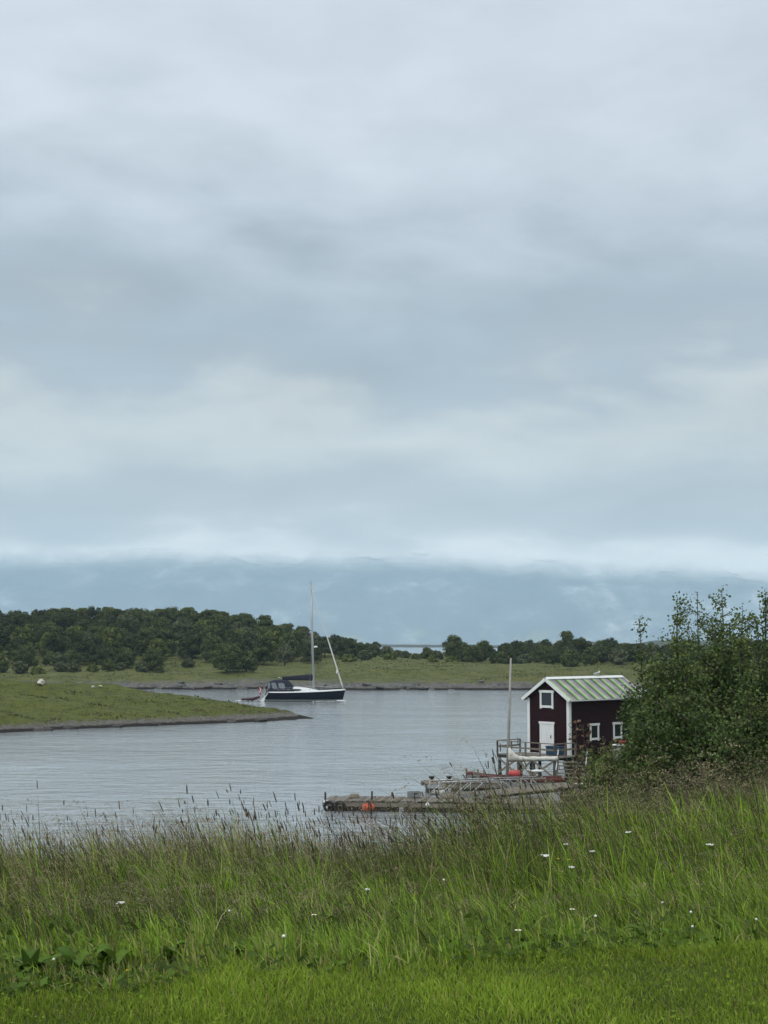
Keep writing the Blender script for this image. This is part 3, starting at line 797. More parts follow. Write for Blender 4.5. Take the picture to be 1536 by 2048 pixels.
MB().ell(fs0.lerp(fs1, 0.165) + Vector((-0.12, -0.12, 0)), (0.2, 0.2, 0.32), 9, 6).build('foresail_clew', M_SAIL, ya)
for sgn in (-1, 1):
    MB().tube([(LOA * 0.575, sgn * 1.75, sheer(.58) + .1), mp_(0.34) + Vector((-0.15, sgn * 0.95, 0)), mp_(0.66) + Vector((-0.15, sgn * 0.9, 0)), mp_(0.99)], 0.012, 4).build('shroud', M_STEEL, ya)
    m = MB(); pts = []
    for i in range(8):
        s = 0.06 + 0.9 * i / 7; x, b, h = s * LOA, hb_(s) * 0.96, sheer(s) + 0.1
        m.tube([(x, sgn * b, h), (x, sgn * b, h + 0.6)], 0.014, 5); pts.append((x, sgn * b, h + 0.6))
    m.tube(pts, 0.010, 4); m.tube([(p[0], p[1], p[2] - 0.28) for p in pts], 0.008, 4)
    m.build('guard_rail', M_STEEL, ya)
MB().tube([(0.9, 0, 1.2), mt_], 0.012, 4).build('backstay', M_STEEL, ya)
MB().tube([(LOA * .985, -0.3, sheer(1) + .1), (LOA * .97, -0.3, sheer(1) + .7), (LOA * 1.0, 0, sheer(1) + .75), (LOA * .97, 0.3, sheer(1) + .7), (LOA * .985, .3, sheer(1) + .1)], 0.02, 5).build('pulpit', M_STEEL, ya)
MB().tube([(0.9, -1.5, 1.2), (0.75, -1.5, 1.85), (0.65, 0, 1.9), (0.75, 1.5, 1.85), (0.9, 1.5, 1.2)], 0.02, 5).build('pushpit', M_STEEL, ya)
m = MB(); m.ell((0.55, -1.2, 2.05), (0.2, 0.15, 0.26), 10, 7).tube([(0.55, -1.2, 1.85), (0.52, -1.2, 1.15)], [0.07, 0.05], 6).box((0.5, -1.2, 1.05), (0.26, 0.1, 0.16))
m.build('outboard_engine', M_BLACK, ya)
fl = MB().tube([(0.3, -0.4, 1.0), (-0.5, -0.4, 2.35)], 0.02, 6).build('flag_staff', M_WOOD, ya)
def flagsheet(u0, u1, v0, v1, off, name, mt):
    mm = MB(); n = 8; V = []
    for i in range(n + 1):
        for j in range(2):
            a = u0 + (u1 - u0) * i / n; b = v0 + (v1 - v0) * j
            V.append(Vector((-0.48 - 0.22 * a + 0.5 * (1 - b) * 0.55, -0.4 + 0.10 * math.sin(a * 6) + off, 2.3 - 0.95 * (1 - b) * 1.0 - a * 0.55)))
    mm.add(V, [(2 * i, 2 * i + 2, 2 * i + 3, 2 * i + 1) for i in range(n)], True); return mm.build(name, mt, fl)
flagsheet(0, 1, 0, 1, 0, 'ensign', M_RED)
for sg in (-1, 1):
    flagsheet(0.28, 0.48, 0, 1, 0.008 * sg, 'cross_band', M_GEL); flagsheet(0, 1, 0.4, 0.6, 0.010 * sg, 'cross_band', M_GEL)
# tender towed astern
td = empty('tender', (st.x - 3.25, st.y + 0.2, 0), R(-1), 'dark maroon inflatable tender towed behind the yacht', 'dinghy')
path = [(0, -0.6, 0.22), (1.6, -0.62, 0.30), (2.3, -0.38, 0.48), (2.55, 0, 0.56), (2.3, 0.38, 0.48), (1.6, 0.62, 0.30), (0, 0.6, 0.22)]
MB().tube(path, [0.12, 0.2, 0.2, 0.19, 0.2, 0.2, 0.12], 9).build('tube', M_MAROON, td)
MB().loft([[Vector((0.1, -.55, .1)), Vector((.1, 0, -.05)), Vector((.1, .55, .1))], [Vector((1.6, -.5, .18)), Vector((1.6, 0, 0)), Vector((1.6, .5, .18))], [Vector((2.4, -.2, .4)), Vector((2.4, 0, .3)), Vector((2.4, .2, .4))]], cap=False).build('floor', M_BLACK, td)
MB().box((0.12, 0, 0.25), (0.06, 1.1, 0.36)).build('transom', M_BLACK, td)
MB().box((1.0, 0, 0.34), (0.26, 1.0, 0.05)).build('thwart', M_BLACK, td)
MB().tube([(2.6, 0, .5), (3.2, 0.1, 0.45), (3.5, 0.2, 0.8)], 0.015, 4).build('tow_line', M_SAIL, td)
# foam at bow and quarter
M_FOAM = mat('sea_foam', (0.62, 0.66, 0.68), 0.7, 0.2, 3)
m = MB(); g = random.Random(3)
for i in range(90):
    t = g.random(); x = st.x + LOA * (0.99 - 0.38 * t ** 1.4) if i < 60 else st.x - g.uniform(0.2, 4)
    y = st.y - 1.2 - 1.3 * t - g.uniform(0, 0.6) if i < 60 else st.y + g.uniform(-1.4, 1.2)
    if i < 12: x = st.x + LOA * g.uniform(0.90, 0.985); y = st.y - g.uniform(0.15, 0.9)
    w = g.uniform(0.15, 0.5); n = 6
    m.add([(x + w * g.uniform(.7, 1.3) * math.cos(6.28 * k / n), y + 0.16 * g.uniform(.6, 1.3) * math.sin(6.28 * k / n), 0.035 + 0.05 * g.random()) for k in range(n)] + [(x, y, 0.10 if i >= 12 else 0.2)], [(k, (k + 1) % n, n) for k in range(n)], True)
tag(m.build('wake_foam', M_FOAM), 'thin white foam along the yacht waterline', 'foam', kind='stuff')

# ------------------------------------------------------------------ boathouse
TH = R(48); BW, BL, BH, BRISE = 3.55, 7.35, 3.64, 1.16
C0 = P(1139, 1510, 97.0)
bh = empty('boathouse', C0, R(90) - TH, 'dark maroon wooden boathouse with striped roof and white trim', 'boathouse')
M_WALL = mat('maroon_black_cladding', (0.023, 0.009, 0.0115), 0.85, 0.4, 5, stretch=(0.3, 0.3, 4), spec=0.1)
def wall_panel(name, a, b, hfun, out):
    """horizontal lapped boards from a to b, clipped to height hfun(t)."""
    a, b, o = Vector(a), Vector(b), Vector(out); m = MB(); z = 0.0; step = 0.14
    top = max(hfun(t / 20) for t in range(21))
    while z < top - 1e-3:
        z1 = min(z + step, top)
        ts = [t / 20 for t in range(21)]
        lo0 = [t for t in ts if hfun(t) >= z - 1e-6]; lo1 = [t for t in ts if hfun(t) >= z1 - 1e-6]
        if not lo1: lo1 = [0.5]
        s0, e0 = min(lo0), max(lo0); s1, e1 = min(lo1), max(lo1)
        q = lambda t, zz, off: a.lerp(b, t) + Vector((0, 0, zz)) + o * off
        m.add([q(s0, z, 0.035), q(e0, z, 0.035), q(e1, z1, 0.012), q(s1, z1, 0.012), q(s0, z, -0.05), q(e0, z, -0.05), q(e1, z1, -0.05), q(s1, z1, -0.05)],
              [(0, 1, 2, 3), (7, 6, 5, 4), (0, 4, 5, 1), (3, 2, 6, 7), (0, 3, 7, 4), (1, 5, 6, 2)])
        z = z1
    return m.build(name, M_WALL, bh)
gab = lambda t: BH + BRISE * (1 - abs(2 * t - 1)) - 0.03
flat = lambda t: BH
wall_panel('gable_wall', (0, BW, 0), (0, 0, 0), gab, (-1, 0, 0))
wall_panel('side_wall', (0, 0, 0), (BL, 0, 0), flat, (0, -1, 0))
wall_panel('gable_wall', (BL, 0, 0), (BL, BW, 0), gab, (1, 0, 0))
wall_panel('side_wall', (BL, BW, 0), (0, BW, 0), flat, (0, 1, 0))
for (x, y, sx, sy) in ((0, 0, -1, -1), (0, BW, -1, 1), (BL, 0, 1, -1), (BL, BW, 1, 1)):
    m = MB(); m.box((x + sx * 0.055, y - sy * 0.06, BH / 2 - 0.05), (0.03, 0.20, BH + 0.02)); m.box((x - sx * 0.05, y + sy * 0.055, BH / 2 - 0.05), (0.20, 0.03, BH + 0.02))
    m.build('corner_board', M_WHITE, bh)
# roof
OV = 0.28; sl = math.atan2(BRISE, BW / 2); run = BW / 2 + OV
zr = BH + BRISE + 0.10; ze = zr - run * math.tan(sl)
m = MB()
for sgn in (-1, 1):
    yc = BW / 2
    a = Vector((-OV, yc, zr)); b = Vector((-OV, yc + sgn * run, ze))
    vs = [a, b, b + Vector((BL + 2 * OV, 0, 0)), a + Vector((BL + 2 * OV, 0, 0))]
    lo = [v - Vector((0, 0, 0.08)) for v in vs]
    m.add(vs + lo, [(0, 1, 2, 3)[::sgn], (7, 6, 5, 4)[::sgn], (1, 5, 6, 2), (0, 4, 5, 1), (2, 6, 7, 3), (3, 7, 4, 0)])
roof = m.build('roof', M_WOODD, bh)
M_RG = mat('pale_green_roof_sheet', (0.30, 0.42, 0.22), 0.75, 0.22, 1.6, spec=0.15)
M_RP = mat('mauve_roof_sheet', (0.30, 0.24, 0.33), 0.75, 0.22, 1.6, spec=0.15)
M_RD = mat('moss_green_roof_sheet', (0.10, 0.165, 0.085), 0.75, 0.3, 1.6, spec=0.15)
nrm = lambda sgn: Vector((0, sgn * math.sin(sl), math.cos(sl)))
for sgn in (-1, 1):
    x = -OV + 0.02; k = 0; seq = [(M_RG, 0.34), (M_RP, 0.30), (M_RD, 0.26)]; meshes = {}
    while x < BL + OV - 0.05:
        mt, w = seq[k % 3]; w = min(w, BL + OV - 0.02 - x)
        m = MB(); yc = BW / 2; nn = nrm(sgn)
        a = Vector((x, yc + sgn * 0.03, zr - 0.03 * math.tan(sl))) + nn * 0.012; b = Vector((x, yc + sgn * (run + 0.05), ze - 0.05 * math.tan(sl))) + nn * 0.012
        prof = [(0, 0.0), (0.012, 0.03), (0.035, 0.03), (0.05, 0.006), (w * 0.5, 0.010), (w - 0.006, 0.004)]
        vs = [a + Vector((p, 0, 0)) + nn * h for p, h in prof] + [b + Vector((p, 0, 0)) + nn * h for p, h in prof]
        n = len(prof); m.add(vs, [((i, i + 1, n + i + 1, n + i) if sgn < 0 else (i, n + i, n + i + 1, i + 1)) for i in range(n - 1)])
        m.build('roof_panel', mt, roof)
        x += w; k += 1
m = MB()
for sgn in (-1, 1): m.beam((-OV - 0.03, BW / 2 + sgn * 0.10, zr + 0.02), (BL + OV + 0.03, BW / 2 + sgn * 0.10, zr + 0.02), 0.26, 0.03, up=nrm(sgn))
m.build('ridge_cap', M_WHITE, roof)
for xx in (-OV - 0.03, BL + OV + 0.03):
    for sgn in (-1, 1):
        MB().beam((xx, BW / 2, zr - 0.05), (xx, BW / 2 + sgn * (run + 0.04), ze - 0.07), 0.04, 0.21).build('bargeboard', M_WHITE, roof)
    MB().lathe([(0.02, -0.1), (0.035, 0.1), (0.02, 0.16), (0.045, 0.22), (0.0, 0.30)], (xx, BW / 2, zr + 0.02), 8).build('finial', M_WOODD, roof)
for sgn in (-1, 1): MB().tube([(-OV, BW / 2 + sgn * (run + 0.06), ze - 0.08), (BL + OV, BW / 2 + sgn * (run + 0.06), ze - 0.08)], 0.05, 8).build('gutter', M_GALV, roof)
# openings
def opening(kind, face, c, w, z0, z1, fw=0.13, muntin=False):
    """face 'g' = gable wall (x=0), 's' = side wall (y=0)."""
    mp3 = (lambda p, q, zz: Vector((-0.04 - p, q, zz))) if face == 'g' else (lambda p, q, zz: Vector((q, -0.04 - p, zz)))
    def pl(m, q0, q1, a, b, p0, p1):
        cs = mp3((p0 + p1) / 2, (q0 + q1) / 2, (a + b) / 2); d = (abs(p1 - p0), abs(q1 - q0), abs(b - a))
        m.box(cs, d if face == 'g' else (d[1], d[0], d[2]))
    root = MB()
    if kind == 'window': pl(root, c - w / 2 + fw, c + w / 2 - fw, z0 + fw, z1 - fw, -0.02, 0.012)
    else: pl(root, c - w / 2 + fw, c + w / 2 - fw, z0, z1 - fw, -0.02, 0.02)
    o = root.build(kind if kind == 'door' else 'window', M_GLASS if kind == 'window' else M_WHITE, bh)
    m = MB()
    pl(m, c - w / 2, c - w / 2 + fw, z0 - (0.06 if kind == 'window' else 0), z1 - fw, 0, 0.045); pl(m, c + w / 2 - fw, c + w / 2, z0 - (0.06 if kind == 'window' else 0), z1 - fw, 0, 0.045)
    m.build('frame', M_WHITE, o)
    m = MB(); pl(m, c - w / 2 - 0.06, c + w / 2 + 0.06, z1 - fw, z1 + 0.01, 0, 0.06); m.build('head_board', M_WHITE, o)
    if kind == 'window':
        m = MB(); pl(m, c - w / 2 + fw, c + w / 2 - fw, z0, z0 + fw, 0, 0.06); m.build('sill', M_WHITE, o)
        m = MB(); pl(m, c - 0.02, c + 0.02, z0 + fw, z1 - fw, 0.01, 0.03)
        if muntin: m.build('glazing_bar', M_WALL, o)
    else:
        n = 5; q0 = c - w / 2 + fw; st_ = (w - 2 * fw) / n
        for i in range(n):
            m = MB(); pl(m, q0 + i * st_ + 0.008, q0 + (i + 1) * st_ - 0.008, z0 + 0.03, z1 - fw - 0.01, 0.02, 0.034); m.build('plank', M_WHITE, o)
        m = MB(); pl(m, c - w / 2 + fw + 0.09, c - w / 2 + fw + 0.14, 1.0, 1.2, 0.034, 0.07); m.build('handle', M_BLACK, o)
    return o
opening('door', 'g', BW * 0.53, 1.24, 0.0, 2.06, 0.14)
opening('window', 'g', BW * 0.53, 1.18, 2.98, 4.12, 0.15)
opening('window', 's', 2.45, 0.92, 0.86, 1.94, 0.14)
opening('window', 's', 4.85, 0.92, 0.86, 1.94, 0.14)
# gull on the ridge
e_l = Vector((math.cos(bh.rotation_euler.z), math.sin(bh.rotation_euler.z), 0)); e_g = Vector((-e_l.y, e_l.x, 0))
def BHW(x, y, z): return C0 + e_l * x + e_g * y + Vector((0, 0, z))
gl = empty('gull', BHW(5.0, BW / 2, zr + 0.03), R(20), 'white gull perched on the boathouse ridge', 'bird')
m = MB(); m.ell((0, 0, 0.21), (0.19, 0.085, 0.095), 12, 8, Matrix.Rotation(R(-18), 3, 'Y')).ell((0.16, 0, 0.35), (0.065, 0.05, 0.055), 10, 7).tube([(0.10, 0, 0.25), (0.15, 0, 0.33)], [0.06, 0.045], 8)
m.build('body', M_WHITE, gl)
for sy in (-1, 1): MB().ell((-0.06, sy * 0.075, 0.22), (0.21, 0.025, 0.07), 10, 6, Matrix.Rotation(R(-12), 3, 'Y')).build('wing', M_GALV, gl)
MB().tube([(0.21, 0, 0.345), (0.28, 0, 0.33)], [0.018, 0.004], 6).build('beak', mat('yellow_beak', (0.5, 0.32, 0.03), 0.5), gl)
for sy in (-1, 1): MB().tube([(0.0, sy * 0.03, 0.14), (0.01, sy * 0.03, 0.0)], 0.01, 5).build('leg', M_RED, gl)

# ------------------------------------------------------------------ timber deck on piles round the gable
dk = empty('timber_deck', C0, R(90) - TH, 'grey timber deck on piles before the boathouse door', 'deck')
X0, X1, Y0, Y1 = -2.4, -0.06, -0.85, BW + 0.7
n = 24; w = (Y1 - Y0) / n
pm = MB().box((0, 0, 0), (X1 - X0, w - 0.012, 0.045)).mesh('plank', M_WOOD)
for i in range(n):
    o = link('plank', pm, dk); o.location = ((X0 + X1) / 2 + random.uniform(-.02, .02), Y0 + w * (i + 0.5), -0.05)
for xx in (X0 + 0.1, (X0 + X1) / 2, X1 - 0.1): MB().box((xx, (Y0 + Y1) / 2, -0.17), (0.1, Y1 - Y0, 0.18)).build('joist', M_WOODD, dk)
rails = [((X0 + 0.05, Y0 + 0.05), (X0 + 0.05, Y1 - 0.05)), ((X0 + 0.05, Y1 - 0.05), (X1 - 0.1, Y1 - 0.05)), ((X0 + 0.05, Y0 + 0.05), (X1 - 0.3, Y0 + 0.05))]
for a, b in rails:
    a, b = Vector((*a, 0)), Vector((*b, 0)); L_ = (b - a).length; k = max(2, round(L_ / 1.15))
    for i in range(k + 1):
        p = a.lerp(b, i / k); MB().box(p + Vector((0, 0, 0.39)), (0.09, 0.09, 0.84)).build('rail_post', M_WOOD, dk)
    MB().beam(a + Vector((0, 0, 0.84)), b + Vector((0, 0, 0.84)), 0.13, 0.05).build('handrail', M_WOOD, dk)
    MB().beam(a + Vector((0, 0, 0.45)), b + Vector((0, 0, 0.45)), 0.03, 0.11).build('mid_rail', M_WOOD, dk)
for xx in (X0 + 0.15, X1 - 0.15):
    for yy in (Y0 + 0.15, 1.1, 2.4, Y1 - 0.15):
        MB().tube([(xx, yy, -0.1), (xx + .02, yy, -2.6)], [0.10, 0.12], 8).build('pile', M_WOODD, dk)
for i, (ya_, yb_) in enumerate(((Y0 + .15, 1.1), (1.1, 2.4), (2.4, Y1 - .15))):
    MB().beam((X0 + 0.05, ya_, -0.25), (X0 + 0.05, yb_, -1.25), 0.05, 0.12).build('brace', M_WOOD, dk)
    MB().beam((X0 + 0.0, yb_, -0.25), (X0 + 0.0, ya_, -1.25), 0.05, 0.12).build('brace', M_WOOD, dk)
for xx in (0.15, BL / 2, BL - 0.15):
    for yy in (0.15, BW - 0.15): MB().box((xx, yy, -1.05), (0.24, 0.24, 1.98)).build('pile', M_WOODD, bh)
M_BLUE = mat('blue_tarpaulin', (0.016, 0.055, 0.10), 0.6, 0.25, 4)
bc = empty('storage_box', BHW(-0.55, 0.75, -0.02), R(90) - TH, 'blue storage box on the deck beside the door', 'box')
MB().box((0, 0, 0.27), (0.6, 1.05, 0.5)).build('body', M_BLUE, bc); MB().box((0, 0, 0.55), (0.66, 1.12, 0.06)).build('lid', M_BLUE, bc)
for q in (-0.4, 0.4): MB().box((0, q, 0.02), (0.5, 0.08, 0.04)).build('foot', M_BLACK, bc)
# stair and lattice of old railings down to the quay
sr = empty('timber_stair', P(1150, 1566, 92.0), R(-12), 'weathered grey timber stair with railings below the deck', 'stair')
for i in range(6):
    MB().box((-0.25 + 0.0 * i, 0.28 * i, 0.10 + 0.21 * i), (1.7, 0.27, 0.05)).build('tread', M_WOOD, sr)
for sx in (-1.15, 0.65):
    MB().beam((sx, -0.15, 0.02), (sx, 1.6, 1.28), 0.06, 0.2).build('stringer', M_WOOD, sr)
    MB().beam((sx, -0.15, 0.75), (sx, 1.6, 1.9), 0.07, 0.06).build('handrail', M_GALV, sr)
    for k in range(4):
        y = -0.1 + 0.55 * k; z = 0.05 + 0.72 * (y + 0.15)
        MB().beam((sx, y, z), (sx + 0.02, y, z + 0.72), 0.06, 0.06).build('baluster', M_WOOD, sr)
        if k < 3: MB().beam((sx, y, z + 0.05), (sx, y + 0.55, z + 1.0), 0.03, 0.04).build('brace', M_GALV, sr)
# garden things on the right of the boathouse
bp_ = Vector((P(1240, 1512, 91).x, 91, 0)); zb = P(1240, 1513, 91).z
br = empty('barrel_planter', (bp_.x, 91, zb), 0, 'grey wooden barrel with a white rim and red flowers beside the boathouse', 'planter')
MB().lathe([(0.0, 0), (0.30, 0), (0.37, 0.25), (0.37, 0.45), (0.31, 0.68), (0.27, 0.68), (0.27, 0.6), (0.0, 0.6)], n=16, smooth=False).build('barrel', mat('pale_grey_staves', (0.26, 0.26, 0.25), 0.85, 0.3, 5, stretch=(4, 4, .5)), br)
MB().lathe([(0.30, 0.66), (0.46, 0.66), (0.46, 0.73), (0.30, 0.73)], n=16).build('rim', M_WHITE, br)
m = MB(); g = random.Random(9)
for i in range(16): m.ell((g.uniform(-.05, .55), g.uniform(-.25, .2), 0.80 + g.uniform(-.02, .16)), (0.09, 0.09, 0.06), 6, 4)
m.build('flowers', mat('red_petals', (0.30, 0.03, 0.03), 0.7, 0.3, 8), br)
m = MB(); m.box((0, 0, -0.7), (1.0, 1.0, 1.36)); m.build('plinth', M_ROCK, br)
stp = empty('garden_steps', P(1272, 1545, 88), R(10), 'pale garden steps climbing beside the aspen thicket', 'steps')
for i in range(4): MB().box((0.05 * i, 0.3 * i, 0.10 + 0.2 * i), (1.3, 0.34, 0.09)).build('step', M_WOOD, stp)
for sx in (-0.6, 0.6): MB().beam((sx, -0.2, -0.5), (sx + 0.15, 1.1, 0.68), 0.06, 0.22).build('stringer', M_WOODD, stp)
gp = empty('globe_lamp', P(1280, 1552, 86), 0, 'white globe lamp on a short post by the garden steps', 'lamp')
MB().ell((0, 0, 0.45), (0.14, 0.14, 0.14), 12, 8).build('globe', M_WHITE, gp); MB().tube([(0, 0, -0.6), (0, 0, 0.33)], 0.03, 8).build('post', M_BLACK, gp)
bk = empty('bucket', P(1158, 1582, 80), 0, 'pale grey bucket standing on the quay below the deck', 'bucket')
MB().lathe([(0.0, 0), (0.15, 0), (0.20, 0.36), (0.215, 0.36), (0.215, 0.38), (0.19, 0.38), (0.14, 0.03), (0, 0.03)], n=14).build('body', M_GALV, bk)
MB().lathe([(0.0, 0.405), (0.2, 0.40), (0.225, 0.385)], n=14).build('lid', M_WHITE, bk)
MB().lathe([(0, -1.2), (0.3, -1.2), (0.25, 0)], n=8).build('stone_foot', M_ROCK, bk)
# white shed behind the aspens
sh = empty('shed', P(1278, 1486, 118), R(6), 'white shed with grey roof mostly hidden behind the aspen thicket', 'shed')
sh.location.z = 1.2
zt = P(1290, 1404, 118).z - 1.2; w_ = 5.6; d_ = 4.0
for nm, c, d in (('front_wall', (w_ / 2, 0, zt / 2), (w_, 0.12, zt)), ('rear_wall', (w_ / 2, d_, zt / 2), (w_, 0.12, zt)), ('side_wall', (0, d_ / 2, zt / 2), (0.12, d_ - .13, zt)), ('side_wall', (w_, d_ / 2, zt / 2), (0.12, d_ - .13, zt))):
    MB().box(c, d).build(nm, M_WHITE, sh)
m = MB(); m.add([(-.4, -.5, zt + .02), (w_ + .4, -.5, zt + .02), (w_ + .4, d_ / 2, zt + 1.0), (-.4, d_ / 2, zt + 1.0), (-.4, d_ + .5, zt + .02), (w_ + .4, d_ + .5, zt + .02)], [(0, 1, 2, 3), (3, 2, 5, 4), (0, 3, 4), (1, 5, 2), (0, 4, 5, 1)])
m.build('roof', M_GALV, sh); MB().box((w_ / 2, -0.53, zt + 0.02), (w_ + .84, 0.05, 0.28)).build('fascia', M_WHITE, sh)
o = MB().box((3.6, -0.075, 1.9), (1.1, 0.04, 1.0)).build('window', M_GLASS, sh)

# ------------------------------------------------------------------ jetties, gangway and the moored boat
PLK = [M_WOOD, mat('brown_weathered_plank', (0.115, 0.095, 0.072), 0.9, 0.4, 6, stretch=(6, 1, 6)), mat('pale_weathered_plank', (0.17, 0.16, 0.14), 0.9, 0.3, 6, stretch=(6, 1, 6))]
def pontoon(name, label, a, b, depth, h, n, cat='jetty'):
    a, b = Vector(a), Vector(b); L_ = (b - a).length; rz = math.atan2(b.y - a.y, b.x - a.x)
    o = empty(name, a, rz, label, cat)
    w = L_ / n
    meshes = [MB().box((0, 0, 0), (w - 0.02, depth + random.uniform(-.12, .12), 0.05)).mesh('plank', PLK[_ % 3]) for _ in range(7)]
    for i in range(n):
        p = link('plank', meshes[(i * 5 + i // 3) % 7], o); p.location = (w * (i + 0.5), depth / 2, h + 0.012 * math.sin(i * 1.7) + 0.05 * math.sin(i / n * 3.0))
        p.rotation_euler = (random.uniform(-.012, .012), random.uniform(-.02, .02), random.uniform(-.02, .02))
    for yy in (0.0, depth):
        MB().beam((0, yy, h - 0.15), (L_, yy, h - 0.13), 0.09, 0.22).build('edge_beam', M_WOOD, o)
    for k in range(3):
        MB().box((L_ * (k + 0.5) / 3, depth / 2, h / 2 - 0.18), (L_ / 3 - 0.5, depth - 0.25, h - 0.1)).build('float', M_WOODD, o)
    return o
zw = 0.52
A = Wp(645, 1622); B = Wp(1105, 1628)
j1 = pontoon('floating_jetty', 'long grey floating jetty nearest the tall grass', (A.x, A.y, 0), (B.x, B.y - 0.4, 0), 2.3, zw, 62)
LJ = (Vector((B.x, B.y - .4, 0)) - Vector((A.x, A.y, 0))).length
def on_j(parent, xx, yy, hh, r=0.06, nm='mooring_post', mt=None):
    return MB().tube([(xx, yy, zw - 0.3), (xx + .02, yy, zw + hh)], [r, r * 0.85], 7).build(nm, mt or M_WOODD, parent)
for xx, yy, hh in ((0.12, 0.1, 0.45), (2.62, 0.1, 0.55), (3.4, 2.2, 0.3), (9.5, 2.2, 0.5)): on_j(j1, xx, yy, hh)
for xx in (0.35, 0.95):
    m = MB(); pts = [(xx + 0.24 * math.cos(6.2832 * k / 12), -0.08, 0.26 + 0.24 * math.sin(6.2832 * k / 12)) for k in range(13)]
    m.tube(pts, 0.075, 8, caps=False).build('tyre_fender', M_BLACK, j1)
MB().box((0.2, -0.07, 0.52), (0.30, 0.03, 0.14)).build('edge_plate', M_WHITE, j1)
M_ORANGE = mat('orange_buoy', (0.50, 0.09, 0.04), 0.6, 0.3, 6)
def buoy(name, p, r, label, mt, group=None):
    o = empty(name, p, 0, label, 'buoy', group)
    MB().ell((0, 0, 0), (r, r, r * 1.1), 14, 10).build('ball', mt, o)
    MB().tube([(0, 0, r * 1.0), (0, 0, r * 1.35)], [r * 0.25, r * 0.2], 8).build('eye', mt, o)
    MB().tube([(0, 0, r * 1.3), (0.02, 0.2, r * 2.0), (0.02, 0.35, r * 2.1)], 0.012, 5).build('rope', M_WOOD, o)
    return o
q = Wp(731, 1627); buoy('mooring_buoy', (q.x, q.y + 0.1, 0.30), 0.19, 'bright orange buoy hanging on the jetty side, left one of the pair', M_ORANGE)
q = Wp(744, 1627); buoy('mooring_buoy', (q.x - 0.02, q.y + 0.02, 0.34), 0.16, 'bright orange buoy hanging on the jetty side, right one of the pair', M_ORANGE)
q = Wp(855, 1626); buoy('mooring_buoy', (q.x, q.y + 0.05, 0.40), 0.12, 'small white buoy hung on the side of the long jetty', M_WHITE)
A2 = Wp(853, 1590); B2 = Wp(1010, 1588)
j2 = pontoon('floating_jetty', 'short grey floating jetty behind the long one with black bollards', (A2.x, A2.y, 0), (B2.x, B2.y, 0), 2.2, 0.62, 26)
for xx in (0.5, 1.55):
    MB().lathe([(0.11, 0), (0.09, 0.2), (0.17, 0.24), (0.17, 0.33), (0, 0.35)], (xx, 1.2, 0.64), 10).build('bollard', M_BLACK, j2)
MB().box((0.55, -0.07, 0.5), (1.0, 0.05, 0.22)).build('fender_board', M_GALV, j2)
MB().box((0.7, -0.08, 0.18), (0.8, 0.05, 0.22)).build('fender_board', M_WHITE, j2)
# gangway with lattice sides
G0 = P(878, 1592, 82.5); G1 = P(1092, 1583, 85.5)
gw = empty('gangway', G0, math.atan2(G1.y - G0.y, G1.x - G0.x), 'galvanised gangway with diagonal lattice rails leading to the jetties', 'gangway')
GL = math.hypot(G1.x - G0.x, G1.y - G0.y); dz = G1.z - G0.z
def gp3(t, y, z): return Vector((GL * t, y, z + dz * t))
for sy in (0.0, 1.1):
    MB().beam(gp3(0, sy, 0), gp3(1, sy, 0), 0.06, 0.14).build('side_beam', M_GALV, gw)
    MB().tube([gp3(0, sy, 0.75), gp3(1, sy, 0.75)], 0.04, 6).build('handrail', M_GALV, gw)
    for k in range(8):
        t = k / 7; MB().tube([gp3(t, sy, 0), gp3(t, sy, 0.75)], 0.028, 5).build('upright', M_WOOD if k % 2 else M_GALV, gw)
        if k < 7:
            t2 = (k + 1) / 7
            MB().tube([gp3(t if k > 2 else t2, sy, 0.75), gp3(t2 if k > 2 else t, sy, 0.03)], 0.03, 5).build('diagonal', M_GALV, gw)
pm = MB().box((0, 0, 0), (GL / 34 - 0.012, 1.0, 0.035)).mesh('plank', M_WOOD)
for i in range(34):
    p = link('plank', pm, gw); p.location = gp3((i + 0.5) / 34, 0.55, 0.05)
# landing ramp of boards at the shore end
L0 = P(965, 1602, 79.5)
ld = empty('boardwalk', (L0.x, L0.y, 0.62), R(4), 'grey boardwalk joining the jetties to the shore', 'boardwalk')
pm = MB().box((0, 0, 0), (0.2, 2.6, 0.05)).mesh('plank', M_WOOD)
for i in range(24):
    p = link('plank', pm, ld); p.location = (0.215 * i, 1.9, 0.06 + 0.02 * i); p.rotation_euler = (0, R(-5), 0)
for yy in (0.8, 3.0): MB().beam((-0.1, yy, -0.03), (5.1, yy, 0.43), 0.12, 0.14).build('bearer', M_WOODD, ld)
for xx in (0.3, 2.5, 4.8):
    for yy in (0.8, 3.0): MB().tube([(xx, yy, 0.1), (xx, yy, -1.8)], 0.08, 7).build('pile', M_WOODD, ld)
# open wooden boat with mast
M_HULLW = mat('grey_white_hull', (0.50, 0.50, 0.47), 0.6, 0.15, 3)
M_VARN = mat('dark_red_varnish', (0.10, 0.022, 0.018), 0.4, 0.3, 5)
K0 = P(936, 1574, 91.0); K1 = P(1128, 1574, 91.0); BLn = K1.x - K0.x
wb = empty('wooden_sailboat', (K0.x, 91.0, 0), R(2), 'small open wooden sailboat with red gunwale moored below the boathouse', 'boat')
rings = []; gun = []
for i in range(15):
    s = i / 14; b = 1.0 * math.sin(min(1.0, 0.06 + s * 1.25) * math.pi / 2) * (1 - 0.25 * max(0, s - .6) / .4); h = 0.62 + 0.42 * (1 - s) ** 2.4 + 0.08 * s ** 2
    rk = 0.35 * (1 - s) ** 3
    rings.append([Vector((s * BLn, -b, h)), Vector((s * BLn + rk * 0.5, -b * 0.86, h * 0.4)), Vector((s * BLn + rk, 0, -0.3)), Vector((s * BLn + rk * 0.5, b * 0.86, h * 0.4)), Vector((s * BLn, b, h))])
    gun.append((s * BLn, b, h))
